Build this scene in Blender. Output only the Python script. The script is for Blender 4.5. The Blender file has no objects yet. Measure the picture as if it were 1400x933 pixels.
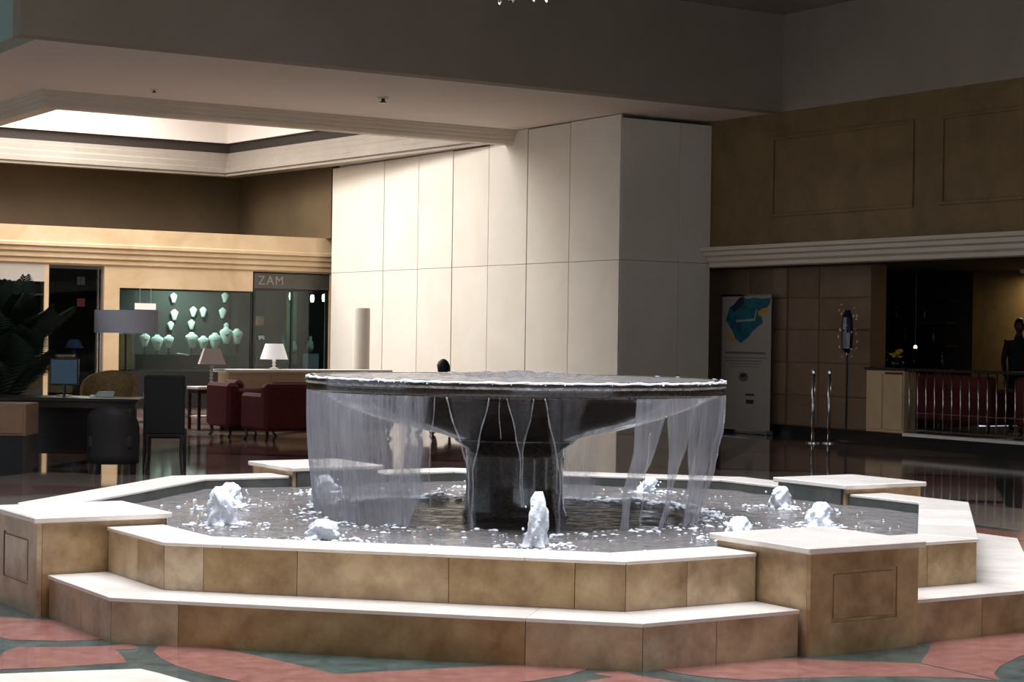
import bpy, bmesh, math, random
from math import sin, cos, tan, pi, radians as R, sqrt, atan2
from mathutils import Vector, Matrix

# ------------------------------------------------------------------ camera, world, lights, exposure
# World: origin on the floor under the fountain bowl, X and Y along the building's walls, Z up, metres.
scene = bpy.context.scene
col = scene.collection
HEAD = R(32.4)                      # the camera looks towards +Y, turned 32.4 degrees to +X
cam_data = bpy.data.cameras.new('camera')
cam_data.sensor_width = 36.0
cam_data.lens = 2527.6 / 1400 * 36
cam_data.clip_end = 200
cam = bpy.data.objects.new('camera', cam_data)
col.objects.link(cam)
cam.matrix_world = (Matrix.Translation((-6.678, -10.463, 1.6)) @ Matrix.Rotation(-HEAD, 4, 'Z')
                    @ Matrix.Rotation(pi / 2 - 5.1 / 2527.6, 4, 'X') @ Matrix.Rotation(0.015, 4, 'Z'))
scene.camera = cam

world = bpy.data.worlds.new('world')
scene.world = world
world.use_nodes = True
world.node_tree.nodes['Background'].inputs[0].default_value = (0.75, 0.86, 1.0, 1)
world.node_tree.nodes['Background'].inputs[1].default_value = 0.9

def area(name, loc, rot, sx, sy, power, color, spread=180):
    l = bpy.data.lights.new(name, 'AREA')
    l.shape = 'RECTANGLE'; l.size = sx; l.size_y = sy
    l.energy = power; l.color = color; l.spread = R(spread)
    o = bpy.data.objects.new(name, l); col.objects.link(o)
    o.location = loc; o.rotation_euler = rot
    return o
area('atrium_skylight_daylight', (-.4, -.2, 8.6), (0, 0, 0), 8.0, 9.0, 1600, (0.86, 0.90, 1.0), 120)
area('lounge_skylight_daylight', (5.7, 23.8, 7.6), (0, 0, 0), 5.2, 9.0, 1350, (1.0, 0.985, 0.96), 160)
area('entrance_window_daylight', (-3.0, -15.6, 2.4), (R(90), 0, 0), 16.0, 4.2, 175, (0.88, 0.96, 1.0))
area('garden_window_daylight', (-11.6, 12.0, 3.0), (R(90), 0, R(-90)), 24.0, 5.0, 70, (0.80, 1.0, 0.95))

vs = scene.view_settings
vs.view_transform = 'Standard'
vs.look = 'None'
vs.exposure = 0.0
vs.gamma = 1.0
vs.use_curve_mapping = False
scene.cycles.use_denoising = True
scene.cycles.max_bounces = 10
scene.cycles.transparent_max_bounces = 24
scene.cycles.sample_clamp_indirect = 6.0
scene.cycles.caustics_reflective = False
scene.cycles.caustics_refractive = False

# ------------------------------------------------------------------ helpers
class MB:
    def __init__(s):
        s.v = []; s.f = []; s.uv = []
    def add(s, vs_, fs):
        b = len(s.v); s.v += [tuple(p) for p in vs_]; s.f += [tuple(i + b for i in q) for q in fs]
        return s
    def box(s, x0, x1, y0, y1, z0, z1):
        return s.add([(x0, y0, z0), (x1, y0, z0), (x1, y1, z0), (x0, y1, z0), (x0, y0, z1), (x1, y0, z1), (x1, y1, z1), (x0, y1, z1)],
                     [(0, 3, 2, 1), (4, 5, 6, 7), (0, 1, 5, 4), (1, 2, 6, 5), (2, 3, 7, 6), (3, 0, 4, 7)])
    def obox(s, c, size, rz=0, rx=0, ry=0):
        m = Matrix.Translation(c) @ Matrix.Rotation(rz, 4, 'Z') @ Matrix.Rotation(ry, 4, 'Y') @ Matrix.Rotation(rx, 4, 'X')
        a, b, d = [q / 2 for q in size]
        vs_ = [m @ Vector(p) for p in [(-a, -b, -d), (a, -b, -d), (a, b, -d), (-a, b, -d), (-a, -b, d), (a, -b, d), (a, b, d), (-a, b, d)]]
        return s.add(vs_, [(0, 3, 2, 1), (4, 5, 6, 7), (0, 1, 5, 4), (1, 2, 6, 5), (2, 3, 7, 6), (3, 0, 4, 7)])
    def prism(s, poly, z0, z1):
        n = len(poly)
        ar = sum(poly[i][0] * poly[(i + 1) % n][1] - poly[(i + 1) % n][0] * poly[i][1] for i in range(n))
        if ar < 0: poly = poly[::-1]
        vs_ = [(p[0], p[1], z0) for p in poly] + [(p[0], p[1], z1) for p in poly]
        fs = [tuple(range(n - 1, -1, -1)), tuple(range(n, 2 * n))]
        fs += [(i, (i + 1) % n, n + (i + 1) % n, n + i) for i in range(n)]
        return s.add(vs_, fs)
    def lathe(s, prof, n=32, c=(0, 0, 0), wob=None):
        vs_ = []; fs = []
        m = len(prof)
        for j, (r, z) in enumerate(prof):
            for i in range(n):
                t = 2 * pi * i / n
                k = wob(t, j) if wob else 1
                vs_.append((c[0] + r * k * cos(t), c[1] + r * k * sin(t), c[2] + z))
        for j in range(m - 1):
            for i in range(n):
                i2 = (i + 1) % n
                fs.append((j * n + i, j * n + i2, (j + 1) * n + i2, (j + 1) * n + i))
        if prof[0][0] > 1e-5: fs.append(tuple(range(n - 1, -1, -1)))
        if prof[-1][0] > 1e-5: fs.append(tuple((m - 1) * n + i for i in range(n)))
        return s.add(vs_, fs)
    def tube(s, path, r, n=8):
        P = [Vector(p) for p in path]
        rr = r if isinstance(r, (list, tuple)) else [r] * len(P)
        vs_ = []; fs = []
        up = Vector((0, 0, 1))
        d0 = (P[1] - P[0]).normalized()
        if abs(d0.dot(up)) > .95: up = Vector((1, 0, 0))
        for j, p in enumerate(P):
            d = (P[min(j + 1, len(P) - 1)] - P[max(j - 1, 0)]).normalized()
            a = d.cross(up).normalized(); b = a.cross(d).normalized(); up = b if abs(d.dot(b)) < .99 else up
            for i in range(n):
                t = 2 * pi * i / n
                vs_.append(p + (a * cos(t) + b * sin(t)) * rr[j])
        for j in range(len(P) - 1):
            for i in range(n):
                i2 = (i + 1) % n
                fs.append((j * n + i, j * n + i2, (j + 1) * n + i2, (j + 1) * n + i))
        fs.append(tuple(range(n - 1, -1, -1))); fs.append(tuple((len(P) - 1) * n + i for i in range(n)))
        return s.add(vs_, fs)
    def profile(s, prof, p0, p1, out):
        """sweep a closed profile [(outward, z)...] along the straight line p0-p1 (2D); out = outward 2D normal"""
        n = len(prof)
        vs_ = [(p0[0] + out[0] * a, p0[1] + out[1] * a, z) for a, z in prof] + [(p1[0] + out[0] * a, p1[1] + out[1] * a, z) for a, z in prof]
        fs = [tuple(range(n)), tuple(range(2 * n - 1, n - 1, -1))] + [(i, n + i, n + (i + 1) % n, (i + 1) % n) for i in range(n)]
        return s.add(vs_, fs)
    def sweep(s, prof, pts, outs):
        """sweep a closed profile along a 2D polyline with mitred corners; outs = outward normal of each segment"""
        n = len(prof); vs_ = []; fs = []
        for i, p in enumerate(pts):
            if i == 0: o = Vector(outs[0])
            elif i == len(pts) - 1: o = Vector(outs[-1])
            else:
                a, b = Vector(outs[i - 1]), Vector(outs[i]); o = (a + b); o = o / (o.dot(a))
            vs_ += [(p[0] + o[0] * a_, p[1] + o[1] * a_, z) for a_, z in prof]
        for i in range(len(pts) - 1):
            for j in range(n):
                k = (j + 1) % n; fs.append((i * n + j, (i + 1) * n + j, (i + 1) * n + k, i * n + k))
        fs += [tuple(range(n)), tuple(range(len(vs_) - 1, len(vs_) - n - 1, -1))]
        return s.add(vs_, fs)
    def mesh(s, name, smooth=False, bevel=0, fix=True):
        me = bpy.data.meshes.new(name)
        me.from_pydata(s.v, [], s.f)
        if fix or bevel:
            bm = bmesh.new(); bm.from_mesh(me)
            if bevel:
                es = [e for e in bm.edges if len(e.link_faces) == 2 and e.calc_face_angle(0) > .5]
                bmesh.ops.bevel(bm, geom=es, offset=bevel, segments=1, affect='EDGES', clamp_overlap=True)
            if fix: bmesh.ops.recalc_face_normals(bm, faces=bm.faces)
            bm.to_mesh(me); bm.free()
        if smooth:
            me.polygons.foreach_set('use_smooth', [True] * len(me.polygons))
            if smooth != True:
                me.update()
        return me
    def build(s, name, mat, parent=None, smooth=False, bevel=0, loc=(0, 0, 0), rz=0, fix=True):
        return link(name, s.mesh(name, smooth, bevel, fix), mat, parent, loc, rz)

def link(name, me, mat, parent=None, loc=(0, 0, 0), rz=0):
    if mat is not None and len(me.materials) == 0: me.materials.append(mat)
    o = bpy.data.objects.new(name, me); col.objects.link(o)
    o.location = loc; o.rotation_euler = (0, 0, rz)
    if parent: o.parent = parent
    return o

def smooth_by_angle(o, a=40):
    me = o.data
    me.polygons.foreach_set('use_smooth', [True] * len(me.polygons))
    try: me.set_sharp_from_angle(angle=R(a))
    except Exception: pass
    return o

def tag(o, label=None, cat=None, group=None, kind=None):
    if label: o['label'] = label
    if cat: o['category'] = cat
    if group: o['group'] = group
    if kind: o['kind'] = kind
    return o

def thing(name, loc, rz=0, label=None, cat=None, group=None):
    o = bpy.data.objects.new(name, None); col.objects.link(o)
    o.empty_display_size = .1
    o.location = loc; o.rotation_euler = (0, 0, rz)
    return tag(o, label, cat, group)

def sub(name, parent):
    o = bpy.data.objects.new(name, None); col.objects.link(o); o.parent = parent; o.empty_display_size = .1
    return o

def structure(o):
    o['kind'] = 'structure'; return o

# ------------------------------------------------------------------ materials
def srgb(r, g, b):
    f = lambda c: (c / 255 / 12.92) if c / 255 <= .04045 else ((c / 255 + .055) / 1.055) ** 2.4
    return (f(r), f(g), f(b), 1)

MATS = {}
def mat(name, c1, c2=None, rough=.5, metal=0, scale=3.0, detail=6, bump=0, bscale=None, vary=0, coat=0, spec=None,
        dist=.6, stretch=None, trans=0, ior=None, emit=None, estr=0, alpha=None, lo=.35, hi=.65, sheen=0):
    if name in MATS: return MATS[name]
    m = bpy.data.materials.new(name); m.use_nodes = True
    nt = m.node_tree; N = nt.nodes; L = nt.links
    p = N['Principled BSDF']
    p.inputs['Roughness'].default_value = rough; p.inputs['Metallic'].default_value = metal
    p.inputs['Coat Weight'].default_value = coat
    p.inputs['Coat Roughness'].default_value = .06
    if spec is not None: p.inputs['Specular IOR Level'].default_value = spec
    if ior: p.inputs['IOR'].default_value = ior
    if trans: p.inputs['Transmission Weight'].default_value = trans
    if alpha is not None: p.inputs['Alpha'].default_value = alpha
    if sheen: p.inputs['Sheen Weight'].default_value = sheen
    if emit: p.inputs['Emission Color'].default_value = emit; p.inputs['Emission Strength'].default_value = estr
    p.inputs['Base Color'].default_value = c1
    tc = N.new('ShaderNodeTexCoord'); mp = N.new('ShaderNodeMapping')
    L.new(tc.outputs['Object'], mp.inputs['Vector'])
    if stretch: mp.inputs['Scale'].default_value = stretch
    out = None
    if c2 is not None:
        oi = N.new('ShaderNodeObjectInfo')
        ad = N.new('ShaderNodeVectorMath'); ad.operation = 'MULTIPLY_ADD'
        L.new(oi.outputs['Random'], ad.inputs[0]); ad.inputs[1].default_value = (31, 17, 23)
        L.new(mp.outputs['Vector'], ad.inputs[2])
        nz = N.new('ShaderNodeTexNoise'); nz.inputs['Scale'].default_value = scale; nz.inputs['Detail'].default_value = detail
        nz.inputs['Roughness'].default_value = .6; nz.inputs['Distortion'].default_value = dist
        L.new((ad if vary else mp).outputs['Vector'], nz.inputs['Vector'])
        cr = N.new('ShaderNodeValToRGB')
        cr.color_ramp.elements[0].position = lo; cr.color_ramp.elements[0].color = c1
        cr.color_ramp.elements[1].position = hi; cr.color_ramp.elements[1].color = c2
        L.new(nz.outputs['Fac'], cr.inputs['Fac'])
        out = cr.outputs['Color']
        if vary:
            hs = N.new('ShaderNodeHueSaturation')
            mr = N.new('ShaderNodeMapRange'); mr.inputs['To Min'].default_value = 1 - vary; mr.inputs['To Max'].default_value = 1 + vary
            L.new(oi.outputs['Random'], mr.inputs['Value']); L.new(mr.outputs['Result'], hs.inputs['Value'])
            mr2 = N.new('ShaderNodeMapRange'); mr2.inputs['To Min'].default_value = 1 + vary; mr2.inputs['To Max'].default_value = 1 - vary
            L.new(oi.outputs['Random'], mr2.inputs['Value']); L.new(mr2.outputs['Result'], hs.inputs['Saturation'])
            L.new(out, hs.inputs['Color']); out = hs.outputs['Color']
        L.new(out, p.inputs['Base Color'])
    if bump:
        nb = N.new('ShaderNodeTexNoise'); nb.inputs['Scale'].default_value = bscale or scale * 8; nb.inputs['Detail'].default_value = 4
        L.new(mp.outputs['Vector'], nb.inputs['Vector'])
        bp = N.new('ShaderNodeBump'); bp.inputs['Strength'].default_value = bump; bp.inputs['Distance'].default_value = .02
        L.new(nb.outputs['Fac'], bp.inputs['Height']); L.new(bp.outputs['Normal'], p.inputs['Normal'])
    MATS[name] = m
    return m

M_STONE = mat('honey_marble', srgb(128, 98, 68), srgb(186, 160, 124), rough=.34, scale=5.0, detail=12, dist=.15, vary=.18, lo=.28, hi=.66, bump=.04)
M_CAP = mat('polished_cream_marble', srgb(206, 196, 184), srgb(222, 214, 205), rough=.22, scale=2.2, vary=.03)
M_CORE = mat('mortar', srgb(134, 106, 76), rough=.9)
M_RED = mat('red_marble', srgb(122, 78, 70), srgb(152, 108, 98), rough=.12, scale=9, dist=.2, detail=9, lo=.3, hi=.75)
M_GREEN = mat('green_marble', srgb(52, 64, 62), srgb(78, 92, 86), rough=.14, scale=6)
M_GREYFL = mat('grey_brown_marble', srgb(120, 106, 96), srgb(138, 124, 112), rough=.1, scale=3)
M_CREAM = mat('cream_floor_marble', srgb(214, 204, 188), srgb(232, 226, 214), rough=.16, scale=2)
M_WALL_STONE = mat('yellow_wall_stone', srgb(116, 94, 58), srgb(136, 112, 72), rough=.5, scale=1.6, bump=.05)
M_WALL_LOW = mat('brown_wall_stone', srgb(126, 102, 80), srgb(144, 118, 94), rough=.45, scale=1.5, vary=.08)
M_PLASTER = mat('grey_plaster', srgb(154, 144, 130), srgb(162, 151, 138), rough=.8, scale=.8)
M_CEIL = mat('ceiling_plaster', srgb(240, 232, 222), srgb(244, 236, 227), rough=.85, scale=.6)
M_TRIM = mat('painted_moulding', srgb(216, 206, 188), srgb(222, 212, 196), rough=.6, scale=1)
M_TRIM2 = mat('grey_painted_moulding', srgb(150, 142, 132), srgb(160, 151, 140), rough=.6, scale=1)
M_DAYLIT_TEAL = mat('teal_daylight_plaster', srgb(156, 180, 170), srgb(164, 188, 178), rough=.7, scale=1)  # plaster tinted green: teal daylight from the left windows put into the colour
M_FASCIA = mat('fascia_marble', srgb(188, 160, 124), srgb(206, 182, 148), rough=.4, scale=1.2)
M_DARKWALL = mat('olive_brown_wall', srgb(88, 72, 50), srgb(100, 83, 58), rough=.7, scale=.7)
M_WELL = mat('white_light_well', srgb(240, 232, 226), rough=.8)
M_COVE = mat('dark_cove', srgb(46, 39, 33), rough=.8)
M_BOARD = mat('white_boards', srgb(228, 222, 209), srgb(235, 230, 219), rough=.6, scale=.9, vary=.015)
M_BLACK = mat('black_base', srgb(20, 18, 18), rough=.3)
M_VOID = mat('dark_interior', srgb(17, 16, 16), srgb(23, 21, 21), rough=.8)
M_BOWL = mat('dark_granite', srgb(42, 37, 35), srgb(70, 61, 55), rough=.16, scale=40, detail=3, coat=.4)
M_LINING = mat('basin_lining', srgb(62, 66, 64), srgb(84, 84, 78), rough=.35, scale=5)
M_CHROME = mat('brushed_steel', srgb(190, 190, 192), rough=.18, metal=1)
M_BRASS = mat('dull_brass', srgb(150, 125, 80), rough=.3, metal=1)
M_REDFAB = mat('dark_red_fabric', srgb(80, 18, 20), srgb(100, 26, 26), rough=.85, scale=14, bump=.1)
M_BLACKFAB = mat('black_fabric', srgb(13, 12, 12), srgb(19, 17, 17), rough=.85, scale=20)
M_DARKWOOD = mat('dark_wood', srgb(24, 15, 13), srgb(38, 24, 19), rough=.35, scale=4, stretch=(1, 1, 8))
M_WHITE = mat('white_paint', srgb(232, 228, 222), rough=.45)
M_SHADE_W = mat('white_lampshade', srgb(244, 240, 236), rough=.8, emit=(1, .97, .95, 1), estr=.45)
M_SHADE_G = mat('grey_lampshade', srgb(212, 210, 220), rough=.8)
M_SHADE_P = mat('taupe_lampshade', srgb(222, 204, 196), rough=.8)
M_LAMPBASE = mat('pale_lamp_base', srgb(204, 196, 188), rough=.35)
M_WICKER = mat('olive_wicker', srgb(104, 82, 46), srgb(140, 112, 68), rough=.7, scale=30)
M_SKIN = mat('skin', srgb(70, 46, 35), rough=.55)
M_HAIR = mat('black_hair', srgb(14, 12, 12), rough=.6)
M_SUIT = mat('dark_suit', srgb(10, 10, 12), rough=.85)
M_SHIRT = mat('brown_shirt', srgb(96, 80, 68), rough=.85)
M_LEAF = mat('dark_palm_leaf', srgb(16, 30, 18), srgb(30, 52, 30), rough=.5, scale=6)
M_BUST = mat('pale_velvet', srgb(228, 242, 238), rough=.9)
M_BUST2 = mat('grey_velvet', srgb(150, 158, 152), rough=.9)
M_YELLOW = mat('yellow_petals', srgb(196, 160, 40), srgb(220, 190, 70), rough=.7, scale=30)
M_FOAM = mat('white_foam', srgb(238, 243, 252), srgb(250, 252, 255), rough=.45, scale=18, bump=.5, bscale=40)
M_CRYSTAL = mat('crystal', (1, 1, 1, 1), rough=.02, trans=1, ior=1.6)
M_SCREEN = mat('blue_grey_screen', srgb(44, 58, 70), rough=.3, emit=srgb(62, 88, 110), estr=.25)
M_BANNER = mat('banner_vinyl', srgb(168, 160, 150), rough=.6)
M_TEAL = mat('teal_print', srgb(22, 112, 124), srgb(10, 76, 92), rough=.6, scale=5)
M_NAVY = mat('navy_print', srgb(28, 40, 60), rough=.6)
M_YPRINT = mat('yellow_print', srgb(196, 150, 50), rough=.6)
M_GREYPRINT = mat('grey_print', srgb(104, 100, 98), rough=.6)
M_SIGN = mat('sign_board', srgb(66, 62, 56), srgb(76, 72, 64), rough=.5, scale=3)
M_LETTER = mat('sign_letters', srgb(128, 122, 114), rough=.4)

def glass_pane():
    m = bpy.data.materials.new('window_glass'); m.use_nodes = True
    N = m.node_tree.nodes; L = m.node_tree.links
    N.remove(N['Principled BSDF'])
    t = N.new('ShaderNodeBsdfTransparent'); t.inputs[0].default_value = (.80, .90, .87, 1)
    g = N.new('ShaderNodeBsdfGlossy'); g.inputs['Roughness'].default_value = .02
    fr = N.new('ShaderNodeFresnel'); fr.inputs[0].default_value = 1.5
    mx = N.new('ShaderNodeMixShader')
    L.new(fr.outputs[0], mx.inputs[0]); L.new(t.outputs[0], mx.inputs[1]); L.new(g.outputs[0], mx.inputs[2])
    L.new(mx.outputs[0], N['Material Output'].inputs[0])
    return m
M_GLASS = glass_pane()

def sheet_mat(name, lo, hi, tint, foot=.2, edge=.14):
    m = bpy.data.materials.new(name); m.use_nodes = True
    N = m.node_tree.nodes; L = m.node_tree.links
    N.remove(N['Principled BSDF'])
    uv = N.new('ShaderNodeUVMap'); uv.uv_map = 'flow'
    mp = N.new('ShaderNodeMapping'); mp.inputs['Scale'].default_value = (15, .9, 1)
    L.new(uv.outputs[0], mp.inputs['Vector'])
    nz = N.new('ShaderNodeTexNoise'); nz.inputs['Scale'].default_value = 1.6; nz.inputs['Detail'].default_value = 6; nz.inputs['Roughness'].default_value = .62; nz.inputs['Distortion'].default_value = .35
    L.new(mp.outputs[0], nz.inputs['Vector'])
    mr = N.new('ShaderNodeMapRange'); mr.inputs['From Min'].default_value = .3; mr.inputs['From Max'].default_value = .72
    mr.inputs['To Min'].default_value = lo; mr.inputs['To Max'].default_value = hi
    L.new(nz.outputs['Fac'], mr.inputs['Value'])
    d = N.new('ShaderNodeBsdfDiffuse'); d.inputs[0].default_value = tint
    tr = N.new('ShaderNodeBsdfTranslucent'); tr.inputs[0].default_value = tint
    g = N.new('ShaderNodeBsdfGlossy'); g.inputs['Roughness'].default_value = .12
    bp = N.new('ShaderNodeBump'); bp.inputs['Strength'].default_value = .5; bp.inputs['Distance'].default_value = .02
    L.new(nz.outputs['Fac'], bp.inputs['Height'])
    for q in (d, tr, g): L.new(bp.outputs[0], q.inputs['Normal'])
    m1 = N.new('ShaderNodeMixShader'); m1.inputs[0].default_value = .5
    L.new(d.outputs[0], m1.inputs[1]); L.new(tr.outputs[0], m1.inputs[2])
    m2 = N.new('ShaderNodeMixShader'); m2.inputs[0].default_value = .18
    L.new(m1.outputs[0], m2.inputs[1]); L.new(g.outputs[0], m2.inputs[2])
    tp = N.new('ShaderNodeBsdfTransparent')
    m3 = N.new('ShaderNodeMixShader')
    sx = N.new('ShaderNodeSeparateXYZ'); L.new(uv.outputs[0], sx.inputs[0])
    m4 = N.new('ShaderNodeMapRange'); m4.interpolation_type = 'SMOOTHSTEP'      # the water breaks up and turns white as it nears the pool
    m4.inputs['From Min'].default_value = .45; m4.inputs['From Max'].default_value = .82; m4.inputs['To Min'].default_value = 0; m4.inputs['To Max'].default_value = foot
    L.new(sx.outputs['Y'], m4.inputs['Value'])
    ad = N.new('ShaderNodeMath'); ad.operation = 'ADD'; ad.use_clamp = True
    L.new(mr.outputs[0], ad.inputs[0]); L.new(m4.outputs[0], ad.inputs[1])
    eu = N.new('ShaderNodeUVMap'); eu.uv_map = 'across'
    ex = N.new('ShaderNodeSeparateXYZ'); L.new(eu.outputs[0], ex.inputs[0])
    pp = N.new('ShaderNodeMath'); pp.operation = 'PINGPONG'; pp.inputs[1].default_value = .5; L.new(ex.outputs['X'], pp.inputs[0])
    em = N.new('ShaderNodeMapRange'); em.interpolation_type = 'SMOOTHSTEP'; em.inputs['From Max'].default_value = edge; L.new(pp.outputs[0], em.inputs['Value'])
    ml = N.new('ShaderNodeMath'); ml.operation = 'MULTIPLY'; L.new(ad.outputs[0], ml.inputs[0]); L.new(em.outputs[0], ml.inputs[1])
    L.new(ml.outputs[0], m3.inputs[0]); L.new(tp.outputs[0], m3.inputs[1]); L.new(m2.outputs[0], m3.inputs[2])
    L.new(m3.outputs[0], N['Material Output'].inputs[0])
    return m
M_SHEET = sheet_mat('falling_water', .36, .74, (.74, .73, .80, 1))
M_SHEET2 = sheet_mat('thinner_falling_water', .22, .60, (.74, .73, .80, 1))
M_SHEETR = sheet_mat('right_falling_water', .42, .74, (.74, .73, .80, 1), .1, .05)
M_BACK = sheet_mat('far_falling_water', .16, .46, (.74, .73, .80, 1), .35)
M_FILM = sheet_mat('thin_water_film', .02, .15, (.74, .73, .80, 1), .1)
M_STRAND = sheet_mat('water_strand', .15, .45, (.76, .76, .82, 1), .0)

def pool_mat():
    m = bpy.data.materials.new('pool_water'); m.use_nodes = True
    N = m.node_tree.nodes; L = m.node_tree.links
    p = N['Principled BSDF']
    p.inputs['Base Color'].default_value = srgb(108, 103, 100)
    p.inputs['Roughness'].default_value = .06; p.inputs['IOR'].default_value = 1.33
    tc = N.new('ShaderNodeTexCoord')
    n1 = N.new('ShaderNodeTexNoise'); n1.inputs['Scale'].default_value = 13; n1.inputs['Detail'].default_value = 5; n1.inputs['Roughness'].default_value = .6
    L.new(tc.outputs['Object'], n1.inputs['Vector'])
    bp = N.new('ShaderNodeBump'); bp.inputs['Strength'].default_value = 1.0; bp.inputs['Distance'].default_value = .07
    L.new(n1.outputs['Fac'], bp.inputs['Height']); L.new(bp.outputs[0], p.inputs['Normal'])
    return m
M_POOL = pool_mat()

def floor_mat():
    """polished stone paving: large squares in muted brown, red and grey-green with darker lines"""
    m = bpy.data.materials.new('polished_paving'); m.use_nodes = True
    N = m.node_tree.nodes; L = m.node_tree.links
    p = N['Principled BSDF']; p.inputs['Roughness'].default_value = .07
    p.inputs['Specular IOR Level'].default_value = .9
    tc = N.new('ShaderNodeTexCoord')
    mp = N.new('ShaderNodeMapping'); mp.inputs['Rotation'].default_value = (0, 0, R(45)); mp.inputs['Scale'].default_value = (.55, .55, 1)
    L.new(tc.outputs['Object'], mp.inputs['Vector'])
    ck = N.new('ShaderNodeTexChecker'); ck.inputs['Scale'].default_value = 1.0
    ck.inputs[1].default_value = srgb(152, 134, 122); ck.inputs[2].default_value = srgb(138, 104, 96)
    L.new(mp.outputs[0], ck.inputs['Vector'])
    br = N.new('ShaderNodeTexBrick'); br.offset = 0; br.inputs['Scale'].default_value = 1.0
    br.inputs['Mortar Size'].default_value = .09; br.inputs['Brick Width'].default_value = 2; br.inputs['Row Height'].default_value = 2
    br.inputs['Mortar'].default_value = srgb(52, 60, 58)
    L.new(mp.outputs[0], br.inputs['Vector']); L.new(ck.outputs[0], br.inputs['Color1']); L.new(ck.outputs[0], br.inputs['Color2'])
    nz = N.new('ShaderNodeTexNoise'); nz.inputs['Scale'].default_value = 3; nz.inputs['Detail'].default_value = 6
    L.new(tc.outputs['Object'], nz.inputs['Vector'])
    mx = N.new('ShaderNodeMix'); mx.data_type = 'RGBA'; mx.blend_type = 'MULTIPLY'; mx.inputs[0].default_value = .5
    L.new(br.outputs[0], mx.inputs[6]); L.new(nz.outputs['Color'], mx.inputs[7])
    L.new(mx.outputs[2], p.inputs['Base Color'])
    return m
M_FLOOR = floor_mat()

rnd = random.Random(7)

# ------------------------------------------------------------------ the room
XR, XL, YF, YB = 13.45, -12.0, 30.5, -16.0       # wall planes
ZC, ZA = 5.4, 7.0                                # low ceiling over the lounge, high ceiling over the fountain
floor = structure(MB().box(XL, 19, YB, YF, -.2, 0).build('floor', M_FLOOR))

# inlaid floor around the fountain: green ground, red and cream pieces in eightfold symmetry
MB().prism([(a * 7.2, b * 7.2) for a, b in [(-1, -1), (1, -1), (1, 1), (-1, 1)]], .0, .002).build('inlay_ground', M_GREEN, floor)
inlays = [
    ('inlay_red', M_RED, [(-3.25, -.62), (-3.52, -.33), (-3.66, -.15), (-3.78, -.01), (-4.3, -.01), (-4.16, -.12), (-4.03, -.3), (-3.88, -.6), (-3.79, -.85), (-3.74, -1.06), (-3.55, -1.2), (-3.38, -1.26), (-3.25, -1.25)]),
    ('inlay_red', M_RED, [(-3.25, -1.45), (-3.38, -1.46), (-3.6, -1.39), (-3.77, -1.29), (-3.88, -1.4), (-3.97, -1.6), (-4.04, -1.86), (-3.8, -1.92), (-3.456, -1.967), (-3.4, -1.75), (-3.375, -1.59), (-3.25, -1.62)]),
    ('inlay_red', M_RED, [(-3.1, -1.5), (-3.23, -1.74), (-3.27, -1.95), (-3.275, -2.18), (-3.25, -2.38), (-3.2, -2.58), (-3.12, -2.85), (-3.04, -3.04), (-2.705, -2.705), (-2.735, -2.5), (-2.775, -2.3), (-2.83, -2.04), (-2.9, -1.8), (-2.9, -1.5)]),
    ('inlay_cream', M_CREAM, [(-3.456, -2.146), (-3.42, -2.3), (-3.39, -2.5), (-3.34, -2.85), (-3.26, -3.26), (-5.4, -5.4), (-5.4, -1.8), (-4.07, -1.97), (-3.73, -2.065)]),
    ('inlay_red', M_RED, [(-4.5, -.02), (-5.4, -.02), (-5.4, -1.6), (-4.25, -1.8), (-4.16, -1.5), (-4.0, -1.2), (-4.02, -.85), (-4.15, -.55), (-4.3, -.3)]),
    ('inlay_grey', M_GREYFL, [(-5.6, -.02), (-7.1, -.02), (-7.1, -6.9), (-5.6, -5.4)]),
]
for nm, mt, poly in inlays:
    for q in range(8):
        pts = []
        for x, y in poly:
            if q & 1: x, y = y, x
            if q & 2: x = -x
            if q & 4: y = -y
            pts.append((x, y))
        MB().prism(pts, .001, .004).build(nm, mt, floor)

# right-hand wall: stone above the cornice, plaster above that, recessed lower wall and the raised bar behind it
wr = structure(MB().box(XR, 14.3, YB, 16.6, 3.2, ZC).build('wall_right', M_WALL_STONE))
structure(MB().box(XR - .01, 14.3, YB, 13.0, ZC, 9.4).build('wall_right_upper', M_PLASTER))
for (y0, y1) in [(9.96, 13.25), (5.9, 9.4), (1.9, 5.35), (-2.1, 1.35)]:      # framed panels on the stone
    g = MB()
    for (a, b, c, d) in [(y0, y1, 4.94, 5.0), (y0, y1, 3.66, 3.72), (y0, y0 + .06, 3.72, 4.94), (y1 - .06, y1, 3.72, 4.94)]:
        g.box(XR - .03, XR, a, b, c, d)
    g.build('panel_frame', M_WALL_STONE, wr, bevel=.008)
# cornice of the right wall
prof = [(0, 3.2), (.26, 3.2), (.26, 3.14), (.2, 3.12), (.2, 3.06), (.13, 3.03), (.13, 2.97), (.07, 2.93), (.07, 2.87), (0, 2.85)]
structure(MB().profile(prof, (XR, 14.8), (XR, YB), (-1, 0)).build('trim_1', M_TRIM))
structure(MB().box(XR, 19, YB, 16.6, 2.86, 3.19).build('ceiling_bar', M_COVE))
# recessed lower wall, made of stone blocks with dark joints
lw = structure(MB().box(14.09, 14.4, 11.5, 16.6, .0, 2.86).build('wall_right_lower', M_CORE))
for (y0, y1) in [(14.55, 16.55), (13.9, 14.53), (13.52, 13.88), (12.74, 13.5), (11.5, 12.72)]:
    zs = [.18, .70, 1.25, 1.80, 2.33, 2.855] if y1 < 14.0 else [.18, 2.855]
    for a, b in zip(zs[:-1], zs[1:]):
        th = .05 if 13.5 < y1 < 14.0 else .02
        MB().box(14.09 - th, 14.095, y0 + .008, y1 - .008, a + .01, b - .01).build('stone_block', M_WALL_LOW, lw, bevel=.005)
structure(MB().box(14.0, 14.09, 11.5, 16.6, 0, .18).build('baseboard_right', M_BLACK))
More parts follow.
